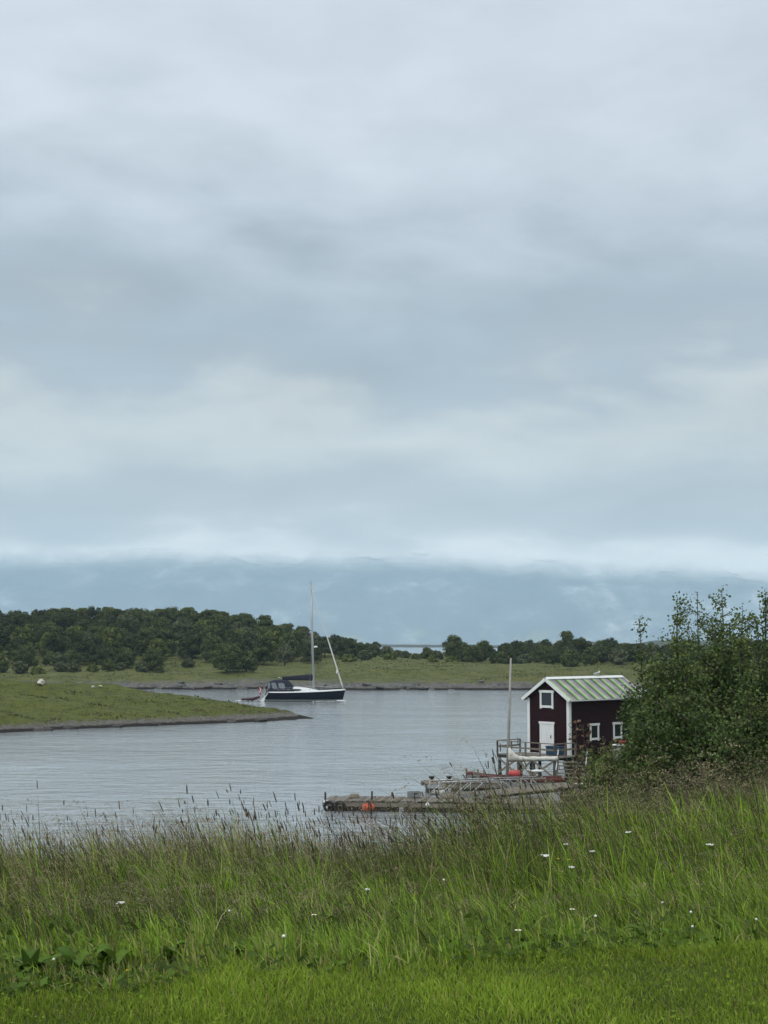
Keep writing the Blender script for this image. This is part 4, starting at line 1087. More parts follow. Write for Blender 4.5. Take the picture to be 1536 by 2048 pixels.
MB().loft(rings, smooth=True).build('hull', M_HULLW, wb)
for sg in (-1, 1): MB().loft([[Vector((x, sg * (b + .03), h - 0.22)), Vector((x, sg * (b + .05), h + 0.03)), Vector((x, sg * (b - .07), h + 0.03)), Vector((x, sg * (b - .07), h - 0.2))] for x, b, h in gun], closed=True).build('gunwale', M_VARN, wb)
MB().tube([(-0.02, 0, 0.0), (-0.06, 0, 0.75), (-0.10, 0, 1.22)], [0.06, 0.07, 0.06], 6).build('stem', M_VARN, wb)
for s in (0.3, 0.52, 0.76): MB().box((s * BLn, 0, 0.56), (0.24, 1.7, 0.05)).build('thwart', M_WOOD, wb)
mx_ = P(1014, 1540, 91).x - K0.x; tx_ = P(1022, 1316, 91)
MB().tube([(mx_, 0, 0.1), (mx_ + (tx_.x - K0.x - mx_) * 0.5, 0, tx_.z * 0.5), (tx_.x - K0.x, 0, tx_.z)], [0.095, 0.085, 0.055], 8).build('mast', mat('grey_spruce_mast', (0.30, 0.29, 0.27), 0.6, 0.15, 3), wb)
bz = P(1060, 1521, 91).z; bx1 = P(1116, 1521, 91).x - K0.x
boom = MB().tube([(mx_ + .1, 0, bz - 0.05), (bx1, 0, bz)], [0.05, 0.045], 7).build('boom', M_WOOD, wb)
m = MB(); rs = []
for i in range(14):
    t = i / 13; x = mx_ + 0.08 + (bx1 - mx_ - 0.1) * t; lift = 0.75 * max(0, 1 - t / 0.30) ** 2
    r1 = 0.13 + 0.02 * math.sin(i * 2.1); zc2 = bz + 0.10 + lift * 0.45
    rs.append([Vector((x, r1 * 0.9 * math.cos(a), zc2 + (r1 * 1.0 + lift * 0.5) * math.sin(a))) for a in [6.2832 * k / 8 for k in range(8)]])
m.loft(rs, closed=True).build('furled_sail', M_SAIL, boom)
MB().beam((bx1 - .05, 0, bz), (bx1 + .12, 0, bz - .5), 0.05, 0.05).build('boom_crutch', M_WOOD, wb)
for (u, v0, v1) in ((958, 1550, 1538), (970, 1552, 1539)):
    a = P(u, v0, 90.6) - Vector((K0.x, 91, 0)); b = P(u - 3, v1, 90.6) - Vector((K0.x, 91, 0)); MB().tube([a - Vector((0, 0, .25)), b], [0.07, 0.06], 6).build('thole_post', M_WOOD, wb)
a = P(996, 1552, 90.5); b = P(985, 1514, 90.5)
orr = empty('oar', (a.x, a.y, a.z - 0.25), 0, 'dark oar standing up in the wooden sailboat', 'oar')
d_ = Vector((b.x - a.x, 0, b.z - a.z + 0.25)); MB().tube([(0, 0, 0), d_ * 0.8], 0.03, 6).build('shaft', M_WOODD, orr); MB().beam(d_ * 0.72, d_, 0.15, 0.04, up=(0, 1, 0)).build('blade', M_WOODD, orr)
p = P(1030, 1550, 90.2)
fe = empty('fender', (p.x, p.y, p.z), 0, 'pinkish red cylindrical fender lying in the wooden sailboat', 'fender')
MB().tube([(-.42, 0, .1), (-.34, 0, .1), (-.30, 0, .1), (.30, 0, .1), (.34, 0, .1), (.42, 0, .1)], [0.05, 0.10, 0.2, 0.2, 0.10, 0.05], 12).build('body', mat('faded_red_vinyl', (0.50, 0.07, 0.075), 0.5, 0.15, 5), fe)
MB().tube([(.40, 0, .1), (.55, 0, .12), (.6, .1, -.1)], 0.015, 5).build('rope', M_SAIL, fe)
p = P(1075, 1548, 90.4)
ot = empty('outboard_motor', (p.x, p.y, p.z - 0.1), 0, 'white outboard motor on the stern of the wooden sailboat', 'motor')
MB().ell((0, 0, .28), (.42, .14, .09), 12, 7).build('cowl', M_WHITE, ot); MB().tube([(0.1, 0, .2), (.12, 0, -.55)], [0.09, 0.05], 7).build('leg', M_BLACK, ot); MB().tube([(-.1, 0, .25), (-.65, 0, .36)], 0.03, 6).build('tiller', M_WHITE, ot)

def rope_coil(p, r, label):
    o = MB(); pts = []
    for k in range(61):
        a = 6.2832 * k / 12; q = r * (1 - 0.05 * (k // 12)); pts.append((q * math.cos(a), q * math.sin(a), 0.03 + 0.028 * (k / 12)))
    m_ = o.tube(pts, 0.028, 5).build('rope_coil', mat('faded_rope', (0.22, 0.19, 0.14), 0.9, 0.3, 20)); m_.location = p
    return tag(m_, label, 'rope')
def crate(p, rz, label, mt):
    o = empty('fish_crate', p, rz, label, 'crate')
    MB().box((0, 0, 0.03), (0.62, 0.42, 0.04)).build('base', mt, o)
    for sx, sy, dx, dy in ((0, -.2, .66, .03), (0, .2, .66, .03), (-.32, 0, .03, .38), (.32, 0, .03, .38)): MB().box((sx, sy, 0.18), (dx, dy, 0.26)).build('side', mt, o)
    MB().box((0, -.222, 0.22), (0.2, 0.012, 0.05)).build('handle_slot', M_BLACK, o)
M_CRG = mat('grey_plastic_crate', (0.20, 0.22, 0.22), 0.6, 0.2, 6)
ja = j1.rotation_euler.z
def onj(j, xx, yy, zz): a_ = j.rotation_euler.z; return Vector((j.location.x + xx * math.cos(a_) - yy * math.sin(a_), j.location.y + xx * math.sin(a_) + yy * math.cos(a_), zz))
rope_coil(onj(j1, 1.5, 1.3, 0.60), 0.26, 'coil of faded rope on the left end of the long jetty')
rope_coil(onj(j1, 6.6, 1.5, 0.62), 0.22, 'coil of faded rope on the long jetty before the gangway')
crate(onj(j1, 4.7, 1.6, 0.62), 0.3, 'grey fish crate on the long jetty right of the orange buoys', M_CRG)
crate(onj(j1, 8.2, 1.2, 0.62), -0.4, 'grey fish crate on the long jetty under the gangway', M_CRG)
crate(onj(j2, 3.0, 1.2, 0.70), 0.2, 'grey fish crate on the short jetty beside the sailboat bow', M_CRG)
# ------------------------------------------------------------------ turf on headland and far meadow: tufts, too many to count
def blades(B, h, az, bend, w, c0, c1, seg=3, face=None, name='grass', mt=None, droop=0.0):
    """B (n,3) bases; h heights; az direction of lean; bend lean as share of height; w width; colours at base and tip."""
    n = len(B); ts = np.linspace(0, 1, seg + 1); L = np.stack([np.cos(az), np.sin(az), np.zeros(n)], 1)
    fa = RNG.uniform(0, np.pi, n) if face is None else face
    S = np.stack([np.cos(fa), np.sin(fa), np.zeros(n)], 1)
    V = []; Cc = []
    for i, t in enumerate(ts):
        up = h * t * (1 - 0.28 * np.clip(bend, 0, 1.5) * t) - h * droop * np.clip(t - 0.7, 0, 1) ** 2 * 6
        ctr = B + L * (h * bend * t ** 1.8)[:, None] + np.array([0, 0, 1.0]) * up[:, None]
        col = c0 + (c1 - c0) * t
        if i < seg:
            ww = (w * (1 - 0.75 * t ** 1.5 * (0.25 if droop == 0 else 1)) * 0.5)[:, None]
            V += [ctr - S * ww, ctr + S * ww]; Cc += [col, col]
        else: V.append(ctr); Cc.append(col)
    k = 2 * seg + 1
    V = np.stack(V, 1).reshape(-1, 3); Cc = np.stack(Cc, 1).reshape(-1, 3)
    o = (np.arange(n) * k)[:, None]
    q = np.concatenate([o + np.array([[2 * i, 2 * i + 1, 2 * i + 3, 2 * i + 2]]) for i in range(seg - 1)]) if seg > 1 else np.zeros((0, 4), int)
    t3 = o + np.array([[2 * seg - 2, 2 * seg - 1, 2 * seg]])
    return V, [q, t3], Cc
def join(parts):
    Vs, Qs, Ts, Cs = [], [], [], []; off = 0
    for V, F, C in parts:
        Vs.append(V); Cs.append(C)
        for f in (F if isinstance(F, list) else [F]):
            if len(f): (Qs if f.shape[1] == 4 else Ts).append(f + off)
        off += len(V)
    F = []
    if Qs: F.append(np.concatenate(Qs))
    if Ts: F.append(np.concatenate(Ts))
    return np.concatenate(Vs), F, np.concatenate(Cs)
def pal(n, cols, jit=0.22, wts=None):
    i = RNG.choice(len(cols), n, p=wts); c = np.array(cols)[i] * RNG.uniform(1 - jit, 1 + jit, (n, 1))
    return c * RNG.uniform(0.93, 1.07, (n, 3))
WIND = math.pi          # the grass leans to the left

# headland tufts
n = 40000
ii = RNG.integers(0, HX.size, n); bx = HX.ravel()[ii] + RNG.uniform(-.4, .4, n); by = HY.ravel()[ii] + RNG.uniform(-.6, .6, n); bz = HZ.ravel()[ii]
ok = (bz > 0.75 + 0.25 * fbm(bx * 0.6, by * 0.6, 2)); B = np.stack([bx, by, bz - 0.05], 1)[ok]; n = len(B)
pt = fbm(B[:, 0] * 0.10 + B[:, 1] * 0.08, B[:, 1] * 0.30, 4); clump = sstep(0.45, 0.9, fbm(B[:, 0] * 0.5 + 30, B[:, 1] * 0.5, 3))
c = pal(n, [(0.082, 0.098, 0.020), (0.104, 0.126, 0.022), (0.125, 0.118, 0.038), (0.066, 0.076, 0.018)]) * np.clip(1 + 0.75 * pt - 0.35 * clump, 0.4, 1.9)[:, None]
c = c * np.where(B[:, 2:3] < 1.1 + 0.5 * pt[:, None], np.array([[0.95, 0.78, 1.1]]), 1.0)
V, F, C = blades(B, RNG.uniform(0.03, 0.11, n) * (1 + 0.5 * pt + 2.2 * clump), RNG.normal(WIND, 1.0, n), RNG.uniform(0.2, 0.8, n), RNG.uniform(0.08, 0.2, n), c * 0.95, c, 2)
tag(link('headland_turf', np_mesh('headland_turf', V, F, C, mat=M_GRASS)), 'rough olive turf of the low headland', 'turf', kind='stuff')
# far meadow tufts
n = 42000
bx = RNG.uniform(-120, 120, n); by = 275 + 75 * RNG.random(n) ** 1.1; bz = far_z(bx, by)
pt = fbm(bx * 0.09, by * 0.07, 3)
ok = (bz > 1.6) & (RNG.random(n) < 0.65 + 0.5 * pt); B = np.stack([bx, by, bz - 0.05], 1)[ok]; pt = pt[ok]; n = len(B)
c = pal(n, [(0.072, 0.086, 0.024), (0.098, 0.110, 0.028), (0.13, 0.116, 0.05), (0.056, 0.068, 0.022)]) * (1 + 0.4 * pt)[:, None]
V, F, C = blades(B, RNG.uniform(0.06, 0.2, n) * (1 + 0.6 * pt), RNG.normal(WIND, 1.2, n), RNG.uniform(0.1, 0.8, n), RNG.uniform(0.2, 0.45, n), c * 0.95, c, 2)
tag(link('far_meadow_grass', np_mesh('far_meadow_grass', V, F, C, mat=M_GRASS)), 'rough olive grass of the far shore meadow', 'grass', kind='stuff')

# ------------------------------------------------------------------ lawn in front
def in_view(n, y0, y1, marg, pw=1.0):
    y = y0 + (y1 - y0) * RNG.random(n) ** pw; x = (RNG.random(n) * 2 - 1) * (0.275 * y + marg); return x, y
parts = []
x, y = in_view(270000, 4.4, 9.2, 2.2); e = lawn_edge(x); k = y < e + 0.25 * RNG.random(len(y)); x, y = x[k], y[k]; n = len(x)
pt = fbm(x * 1.5, y * 1.5, 3); pt2 = fbm(x * 0.45 + 9, y * 0.45, 2)
B = np.stack([x, y, ground_z(x, y) - 0.004], 1)
c = pal(n, [(0.225, 0.330, 0.034), (0.25, 0.355, 0.036), (0.185, 0.28, 0.030), (0.31, 0.39, 0.06), (0.34, 0.30, 0.12)], 0.22, [.34, .31, .22, .08, .05]) * (1 + 0.20 * pt + 0.15 * pt2)[:, None]
hh = RNG.uniform(0.022, 0.055, n) * (1 + 0.35 * pt)
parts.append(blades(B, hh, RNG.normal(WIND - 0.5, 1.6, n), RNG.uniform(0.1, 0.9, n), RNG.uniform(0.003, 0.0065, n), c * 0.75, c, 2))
# clover leaves in the lawn
x, y = in_view(4200, 4.4, 8.6, 2.2); k = (y < lawn_edge(x) - 0.05) & (fbm(x * 1.1 + 4, y * 1.1, 2) > 0.05); x, y = x[k], y[k]; n = len(x)
C3 = np.stack([x, y, ground_z(x, y) + RNG.uniform(0.04, 0.075, n)], 1)
nr = RNG.normal(size=(n, 3)) * 0.35 + np.array([0, -0.2, 1.0])
V, F, C = leaf_quads(C3, nr, RNG.uniform(0.010, 0.018, n), pal(n, [(0.17, 0.29, 0.02), (0.15, 0.25, 0.02)]), 1.1)
parts.append((V, F, C))
V, F, C = join(parts)
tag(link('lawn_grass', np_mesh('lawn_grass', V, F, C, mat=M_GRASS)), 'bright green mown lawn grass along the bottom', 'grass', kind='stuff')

# ------------------------------------------------------------------ tall meadow grass
def meadow_h(x, y):
    d = y - lawn_edge(x)
    h = np.interp(d, [-0.2, 0.1, 0.6, 1.6, 3.0, 5.0, 9, 40], [0.06, 0.13, 0.22, 0.38, 0.64, 0.76, 0.72, 0.62])
    return h * (1 + 0.26 * fbm(x * 0.8, y * 0.8, 3)) + 0.06 * sstep(-1.0, 1.5, x) * sstep(1.5, 4, d)
parts = []
for (n, y0, y1, mg, wmul, seg) in ((58000, 6.2, 9.5, 2.4, 1.0, 3), (56000, 9, 13.5, 2.6, 1.2, 3), (42000, 13, 21, 3.2, 1.7, 3), (34000, 20, 44, 4, 3.0, 2), (20000, 42, 110, 6, 6, 2)):
    x, y = in_view(n, y0, y1, mg)
    # gather into tussocks
    tx = np.round(x / 0.16) * 0.16; ty = np.round(y / 0.16) * 0.16; pull = RNG.uniform(0, 0.55, len(x)); hsh = np.modf(np.abs(np.sin(tx * 91.7 + ty * 47.3) * 4375.5))[0]
    x = x + (tx + 0.09 * np.sin(hsh * 40) - x) * pull; y = y + (ty + 0.09 * np.cos(hsh * 40) - y) * pull
    d = y - lawn_edge(x); k = (d > RNG.uniform(-0.15, 0.15, len(y)))
    z = ground_z(x, y); k &= z > 0.15; x, y, z, d, hsh = x[k], y[k], z[k], d[k], hsh[k]; n = len(x)
    pt = fbm(x * 0.55 + 3, y * 0.55, 3); brown = sstep(0.0, 0.7, fbm(x * 0.3 + 40, y * 0.35, 2) + 0.30 * (x < 0.3) - 0.05)
    B = np.stack([x, y, z - 0.02], 1)
    h = meadow_h(x, y) * RNG.uniform(0.45, 1.12, n) * (0.78 + 0.44 * hsh)
    cg = pal(n, [(0.105, 0.165, 0.018), (0.080, 0.130, 0.018), (0.150, 0.210, 0.026), (0.062, 0.098, 0.022), (0.19, 0.25, 0.05)], 0.25, [.3, .3, .2, .14, .06])
    cb = pal(n, [(0.18, 0.155, 0.070), (0.125, 0.125, 0.05), (0.14, 0.160, 0.045), (0.24, 0.215, 0.11)], 0.25)
    mixk = (RNG.random(n) < 0.16 + 0.45 * brown)[:, None]
    c = np.where(mixk, cb, cg) * ((1 + 0.25 * pt) * (0.72 + 0.56 * hsh))[:, None] * 2.25
    c = c * (1 + sstep(0.2, 2.0, x)[:, None] * sstep(0.6, 2.5, d)[:, None] * np.array([0.16, 0.20, 0.0]))
    az = RNG.normal(WIND, 0.95, n) + (hsh - 0.5) * 2.2
    wd = RNG.uniform(0.0045, 0.012, n) * wmul
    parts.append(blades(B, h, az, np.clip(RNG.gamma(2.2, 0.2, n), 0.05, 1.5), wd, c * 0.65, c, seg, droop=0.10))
V, F, C = join(parts)
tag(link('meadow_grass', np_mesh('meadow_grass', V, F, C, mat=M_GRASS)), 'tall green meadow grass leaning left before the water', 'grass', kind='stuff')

# low broad-leaved undergrowth where lawn meets meadow
x, y = in_view(36000, 6.0, 10.5, 2.4); d = y - lawn_edge(x); pt = fbm(x * 1.3 + 20, y * 1.3, 3)
k = (d > -0.12) & (d < 1.3) & (RNG.random(len(x)) < np.exp(-np.clip(d, 0, 9) / 0.5) * (0.5 + 0.8 * pt)); x, y, d = x[k], y[k], d[k]; n = len(x)
C3 = np.stack([x, y, ground_z(x, y) + RNG.uniform(0.01, 0.20, n) * np.clip(0.35 + d, 0.2, 1)], 1)
nr = RNG.normal(size=(n, 3)) * 0.6 + np.array([0, -0.35, 0.9])
V, F, C = leaf_quads(C3, nr, RNG.uniform(0.016, 0.042, n), pal(n, [(0.075, 0.125, 0.018), (0.10, 0.165, 0.024), (0.05, 0.088, 0.016)]), 1.5)
tag(link('undergrowth', np_mesh('undergrowth', V, F, C, mat=M_GRASS)), 'dark broad-leaved undergrowth between lawn and meadow', 'undergrowth', kind='stuff')

# ------------------------------------------------------------------ flowering grass stalks
def stalk_set(x, y, h, az, bend, headlen, headrad, kind, cst, chd, rs=0.0016):
    """thin stem and a seed head; kind 'spike' (timothy) or 'panicle' (bent, feathery)."""
    n = len(x); z = ground_z(x, y); B = np.stack([x, y, z], 1)
    V1 = blades(B, h * 1.0, az, bend, np.full(n, rs * 4.0), cst * 0.7, cst * 0.9, 3, face=np.zeros(n))
    L = np.stack([np.cos(az), np.sin(az), np.zeros(n)], 1)
    tip = B + L * (h * bend)[:, None] + np.array([0, 0, 1.0]) * (h * (1 - 0.28 * np.clip(bend, 0, 1.5)))[:, None]
    dirv = L * (bend * 1.8)[:, None] + np.array([0, 0, 1.0]) * (1 - 0.56 * bend)[:, None]; dirv /= np.linalg.norm(dirv, axis=1, keepdims=True)
    out = [V1]
    if kind == 'spike':
        m = 4; rings = []; rad = [0.35, 1.0, 0.9, 0.15]; tt = [0, 0.2, 0.75, 1.0]
        a = np.array([1, 0, 0.0]); s1 = np.cross(dirv, a); s1 /= np.linalg.norm(s1, axis=1, keepdims=True); s2 = np.cross(dirv, s1)
        Vs = []
        for r, t in zip(rad, tt):
            for q in range(m):
                an = 2 * np.pi * q / m
                Vs.append(tip + dirv * (headlen * t)[:, None] + (s1 * math.cos(an) + s2 * math.sin(an)) * (headrad * r)[:, None])
        Vs = np.stack(Vs, 1).reshape(-1, 3); o = (np.arange(n) * 4 * m)[:, None]
        Q = np.concatenate([o + np.array([[i * m + q, i * m + (q + 1) % m, (i + 1) * m + (q + 1) % m, (i + 1) * m + q]]) for i in range(3) for q in range(m)])
        out.append((Vs, [Q], np.repeat(chd, 4 * m, axis=0)))
    else:
        k = 15; Cs, Ns, Ss, Cl = [], [], [], []
        for q in range(k):
            t = q / (k - 1)
            dd = dirv * (1 - 0.5 * t) + L * (0.55 * t) - np.array([0, 0, 1.0]) * (0.28 * t * t)
            jit = RNG.normal(size=(n, 3)) * (headrad * (1.15 - 0.75 * t))[:, None]
            Cs.append(tip + dd * (headlen * t)[:, None] + jit); Ns.append(np.cross(dd, RNG.normal(size=(n, 3)))); Ss.append(headrad * RNG.uniform(0.25, 0.5, n)); Cl.append(chd)
        out.append(leaf_quads(np.concatenate(Cs), np.concatenate(Ns), np.concatenate(Ss), np.concatenate(Cl), 3.2))
    return join(out)
parts = []
TM = [(0.10, 0.080, 0.065), (0.075, 0.066, 0.045), (0.15, 0.125, 0.085)]; PN = [(0.34, 0.27, 0.185), (0.38, 0.31, 0.20), (0.27, 0.215, 0.15), (0.44, 0.38, 0.25)]
ST = [(0.085, 0.10, 0.04), (0.12, 0.11, 0.06)]
def ring(n, y0, y1, mg, side=0.0):
    x, y = in_view(int(n * 1.2), y0, y1, mg + 1.0); k = y > lawn_edge(x) + 0.5; return x[k], y[k]
x, y = ring(2300, 9.8, 15.0, 1.5); dn = sstep(-0.3, 0.4, fbm(x * 0.5 + 7, y * 0.2, 3) + 0.18); k = (RNG.random(len(x)) < 0.25 + 0.75 * dn); x, y = x[k], y[k]; n = len(x)
parts.append(stalk_set(x, y, meadow_h(x, y) * 0.95 + 0.34 * RNG.random(n) ** 1.7 - 0.04, RNG.normal(WIND, 0.7, n), RNG.uniform(0.02, 0.30, n), RNG.uniform(0.035, 0.085, n), RNG.uniform(0.003, 0.0052, n), 'spike', pal(n, ST), pal(n, TM), 0.0016))
x, y = ring(3000, 9.8, 15.0, 1.5); n = len(x)
parts.append(stalk_set(x, y, meadow_h(x, y) * 0.95 + 0.32 * RNG.random(n) ** 1.5 - 0.04, RNG.normal(WIND, 0.5, n), RNG.uniform(0.15, 0.6, n), RNG.uniform(0.09, 0.17, n), RNG.uniform(0.008, 0.014, n), 'panicle', pal(n, ST), pal(n, TM[2:] + PN[:3]), 0.0014))
# the tall brown fringe at right, in front of the aspens, and the haze of stems over the left
x, y = in_view(6500, 12, 30, 2); k = (x > 0.035 * y + RNG.normal(0, 0.5, len(x))); x, y = x[k], y[k]; n = len(x)
parts.append(stalk_set(x, y, meadow_h(x, y) + RNG.uniform(0.0, 0.42, n), RNG.normal(WIND, 0.45, n), RNG.uniform(0.25, 0.85, n), RNG.uniform(0.12, 0.24, n), RNG.uniform(0.010, 0.02, n), 'panicle', pal(n, ST), pal(n, PN), 0.003))
x, y = ring(10500, 8.0, 12.5, 1.0); k = RNG.random(len(x)) < sstep(1.0, -1.2, x) * 0.65 + 0.35; x, y = x[k], y[k]; n = len(x)
parts.append(stalk_set(x, y, meadow_h(x, y) * RNG.uniform(0.85, 1.25, n), RNG.normal(WIND, 0.6, n), RNG.uniform(0.2, 0.7, n), RNG.uniform(0.06, 0.12, n), RNG.uniform(0.005, 0.009, n), 'panicle', pal(n, ST), pal(n, PN), 0.0012))
x, y = in_view(1500, 28, 60, 4); k = ground_z(x, y) > 0.4; x, y = x[k], y[k]; n = len(x)
parts.append(stalk_set(x, y, meadow_h(x, y) + RNG.uniform(0.0, 0.4, n), RNG.normal(WIND, 0.5, n), RNG.uniform(0.2, 0.7, n), RNG.uniform(0.15, 0.25, n), RNG.uniform(0.015, 0.025, n), 'panicle', pal(n, ST), pal(n, PN), 0.004))
V, F, C = join(parts)
tag(link('seeding_grass', np_mesh('seeding_grass', V, F, C, mat=M_GRASS)), 'brown flowering grass heads standing over the meadow', 'grass', kind='stuff')

# ------------------------------------------------------------------ flowers, one by one
M_PETAL = mat('white_petal', (0.75, 0.75, 0.72), 0.7, 0.08, 20); M_YEL = mat('yellow_petal', (0.60, 0.42, 0.02), 0.6, 0.15, 20); M_STEM = mat('flower_stem', (0.06, 0.10, 0.02), 0.8, 0.2, 20)
def spot(u, v, add):
    for D in np.arange(6.2, 40, 0.04):
        p = P(u, v, D)
        if p.z <= gz(p.x, D) + float(meadow_h(p.x, D)) * 0.85 + add: return p
    return P(u, v, 12)
def flower(u, v, kind, label, s=1.0):
    p = spot(u, v, 0.02); zg = gz(p.x, p.y); H = p.z - zg
    nm = {'daisy': 'daisy', 'umbel': 'yarrow', 'clover': 'white_clover', 'butter': 'buttercup'}[kind]
    o = empty(nm, (p.x, p.y, zg), random.uniform(0, 6), label, 'flower')
    lx, ly = random.uniform(-.02, .02), random.uniform(-.02, .02)
    MB().tube([(0, 0, -0.02), (lx * .6, ly * .6, H * 0.6), (lx, ly, H)], [0.003, 0.0025, 0.002], 5).build('stem', M_STEM, o)
    if kind == 'daisy':
        m = MB()
        for k in range(12):
            a = 2 * math.pi * k / 12; c_, s_ = math.cos(a), math.sin(a); r = 0.022 * s; w = 0.0045 * s
            m.add([(lx + c_ * .005 - s_ * w, ly + s_ * .005 + c_ * w, H), (lx + c_ * r - s_ * w, ly + s_ * r + c_ * w, H + .002), (lx + c_ * r * 1.1, ly + s_ * r * 1.1, H + .001), (lx + c_ * r + s_ * w, ly + s_ * r - c_ * w, H + .002), (lx + c_ * .005 + s_ * w, ly + s_ * .005 - c_ * w, H)], [(0, 1, 2, 3, 4)])
        m.build('petals', M_PETAL, o); MB().ell((lx, ly, H + .003), (.008 * s, .008 * s, .005 * s), 8, 5).build('disc', M_YEL, o)
    elif kind == 'umbel':
        m = MB(); g2 = random.Random(int(u))
        for k in range(16):
            a = g2.uniform(0, 6.28); r = 0.027 * s * math.sqrt(g2.random()); c = (lx + r * math.cos(a) * 1.3, ly + r * math.sin(a), H + 0.02 + g2.uniform(-.003, .004))
            m.ell(c, (.009 * s, .009 * s, .004 * s), 6, 4)
        m.build('florets', M_PETAL, o)
        m = MB()
        for k in range(6):
            a = k * 1.047; m.tube([(lx, ly, H - 0.01), (lx + .03 * s * math.cos(a), ly + .024 * s * math.sin(a), H + .018)], 0.0012, 4)
        m.build('rays', M_STEM, o)
    elif kind == 'clover':
        m = MB(); m.ell((lx, ly, H + .008), (.012 * s, .012 * s, .011 * s), 9, 7, jit=0.12); m.build('head', M_PETAL, o)
    else:
        m = MB()
        for k in range(5):
            a = 1.2566 * k; c_, s_ = math.cos(a), math.sin(a); r = 0.013 * s
            m.add([(lx, ly, H), (lx + c_ * r * .7 - s_ * .007, ly + s_ * r * .7 + c_ * .007, H + .006), (lx + c_ * r, ly + s_ * r, H + .009), (lx + c_ * r * .7 + s_ * .007, ly + s_ * r * .7 - c_ * .007, H + .006)], [(0, 3, 2, 1)])
        m.build('petals', M_YEL, o)
FL = [(1260, 1670, 'umbel', 'white yarrow head highest up the meadow, below the brown fringe', 1.0), (1135, 1695, 'umbel', 'white yarrow head left of the buttercups in the right meadow top', 0.9),
      (1188, 1709, 'umbel', 'white yarrow head right of the two buttercups', 1.0), (1085, 1717, 'umbel', 'wide flat white yarrow head, leftmost of the right meadow cluster', 1.5),
      (1140, 1741, 'umbel', 'ragged white yarrow head just below the buttercups', 1.1), (1423, 1695, 'umbel', 'white yarrow head near the right edge of the meadow', 1.3),
      (1143, 1820, 'daisy', 'white daisy with bright petals in the middle of the right meadow', 1.1), (1194, 1836, 'clover', 'round white clover head right of the bright daisy', 1.1),
      (1035, 1860, 'daisy', 'large white daisy low in the meadow near the lawn edge', 1.3), (1323, 1808, 'clover', 'round white clover head above the dark hollow at right', 1.0),
      (1375, 1827, 'clover', 'round white clover head right of the dark hollow', 1.0), (1387, 1856, 'clover', 'small white clover head at the lawn edge on the right', 0.9),
      (626, 1831, 'daisy', 'white daisy in the middle of the meadow, above the lawn', 1.1), (566, 1877, 'clover', 'white clover head low in the meadow left of centre', 1.3),
      (733, 1786, 'umbel', 'faint white yarrow head in the middle of the meadow', 0.8), (880, 1762, 'clover', 'pale clover head right of the middle of the meadow', 1.0),
      (238, 1812, 'umbel', 'white yarrow head among the brown stems at left', 1.1), (255, 1942, 'butter', 'yellow buttercup at the lawn edge on the left', 1.0),
      (100, 1922, 'clover', 'pale clover head among the dark leaves at far left', 0.9), (455, 1825, 'clover', 'pale clover head left of the middle daisy', 0.9),
      (1110, 1719, 'butter', 'yellow buttercup, left one of the pair among the yarrow', 1.4), (1134, 1721, 'butter', 'yellow buttercup, right one of the pair among the yarrow', 1.4),
      (1512, 1842, 'clover', 'small white clover head at the right edge of the picture', 0.9)]
for f in FL: flower(f[0], f[1], f[2], f[3], f[4] * 0.60)
# broad-leaved dock plants along the lawn edge
M_DOCK = leaf_mat('dock_leaf', 0.3, 0.7, 0.02)
def dock(u, v, s, nl, label, seed):
    g2 = np.random.default_rng(seed); p = Wp(u, v, 7.4); y = p.y; x = p.x; zg = gz(x, y)
    o = empty('dock_plant', (x, y, zg), 0, label, 'plant')
    for k in range(nl):
        a = g2.uniform(0, 6.28); L = s * g2.uniform(0.07, 0.135); w = L * g2.uniform(0.22, 0.34); rise = g2.uniform(0.8, 1.7); n_ = 6
        V = []; C = []; col = np.array([(0.080, 0.145, 0.022), (0.11, 0.185, 0.028), (0.062, 0.115, 0.020)][g2.integers(3)]) * g2.uniform(.8, 1.2)
        d = np.array([math.cos(a), math.sin(a), 0]); sd_ = np.array([-d[1], d[0], 0])
        for i in range(n_ + 1):
            t = i / n_; c = d * L * t * (0.8 + 0.3 * t) + np.array([0, 0, L * rise * t * (1.5 - 1.05 * t)]); ww = w * math.sin(math.pi * min(1, t * 0.9 + 0.1)) ** 0.7 * (1 if i < n_ else 0.05)
            V += [c - sd_ * ww + np.array([0, 0, ww * .35]), c, c + sd_ * ww + np.array([0, 0, ww * .35])]; C += [col, col * 1.25, col]
        F = np.array([[3 * i + q, 3 * i + q + 1, 3 * i + q + 4, 3 * i + q + 3] for i in range(n_) for q in (0, 1)])
        link('leaf', np_mesh('leaf', np.array(V), F, np.array(C), True, M_DOCK), o)
for i, (u, v, s, nl, lab) in enumerate([(60, 1950, 1.25, 11, 'dark dock plant at the lawn edge, leftmost'), (150, 1950, 1.1, 9, 'dark dock plant second from the left along the lawn edge'),
        (230, 1938, 1.2, 9, 'broad pale dock plant behind the yellow buttercup'), (335, 1925, 0.9, 7, 'low dock plant left of the middle lawn edge'), (480, 1912, 0.9, 7, 'low dock plant below the left clover head'),
        (700, 1895, 0.8, 6, 'small dock plant at the middle of the lawn edge'), (1120, 1885, 0.9, 7, 'dark dock plant at the lawn edge right of the large daisy'), (1300, 1872, 1.1, 9, 'dark dock plant in the hollow at the right lawn edge'), (1480, 1868, 0.9, 7, 'dark dock plant at the right end of the lawn edge')]):
    dock(u, v, s, nl, lab, 50 + i)

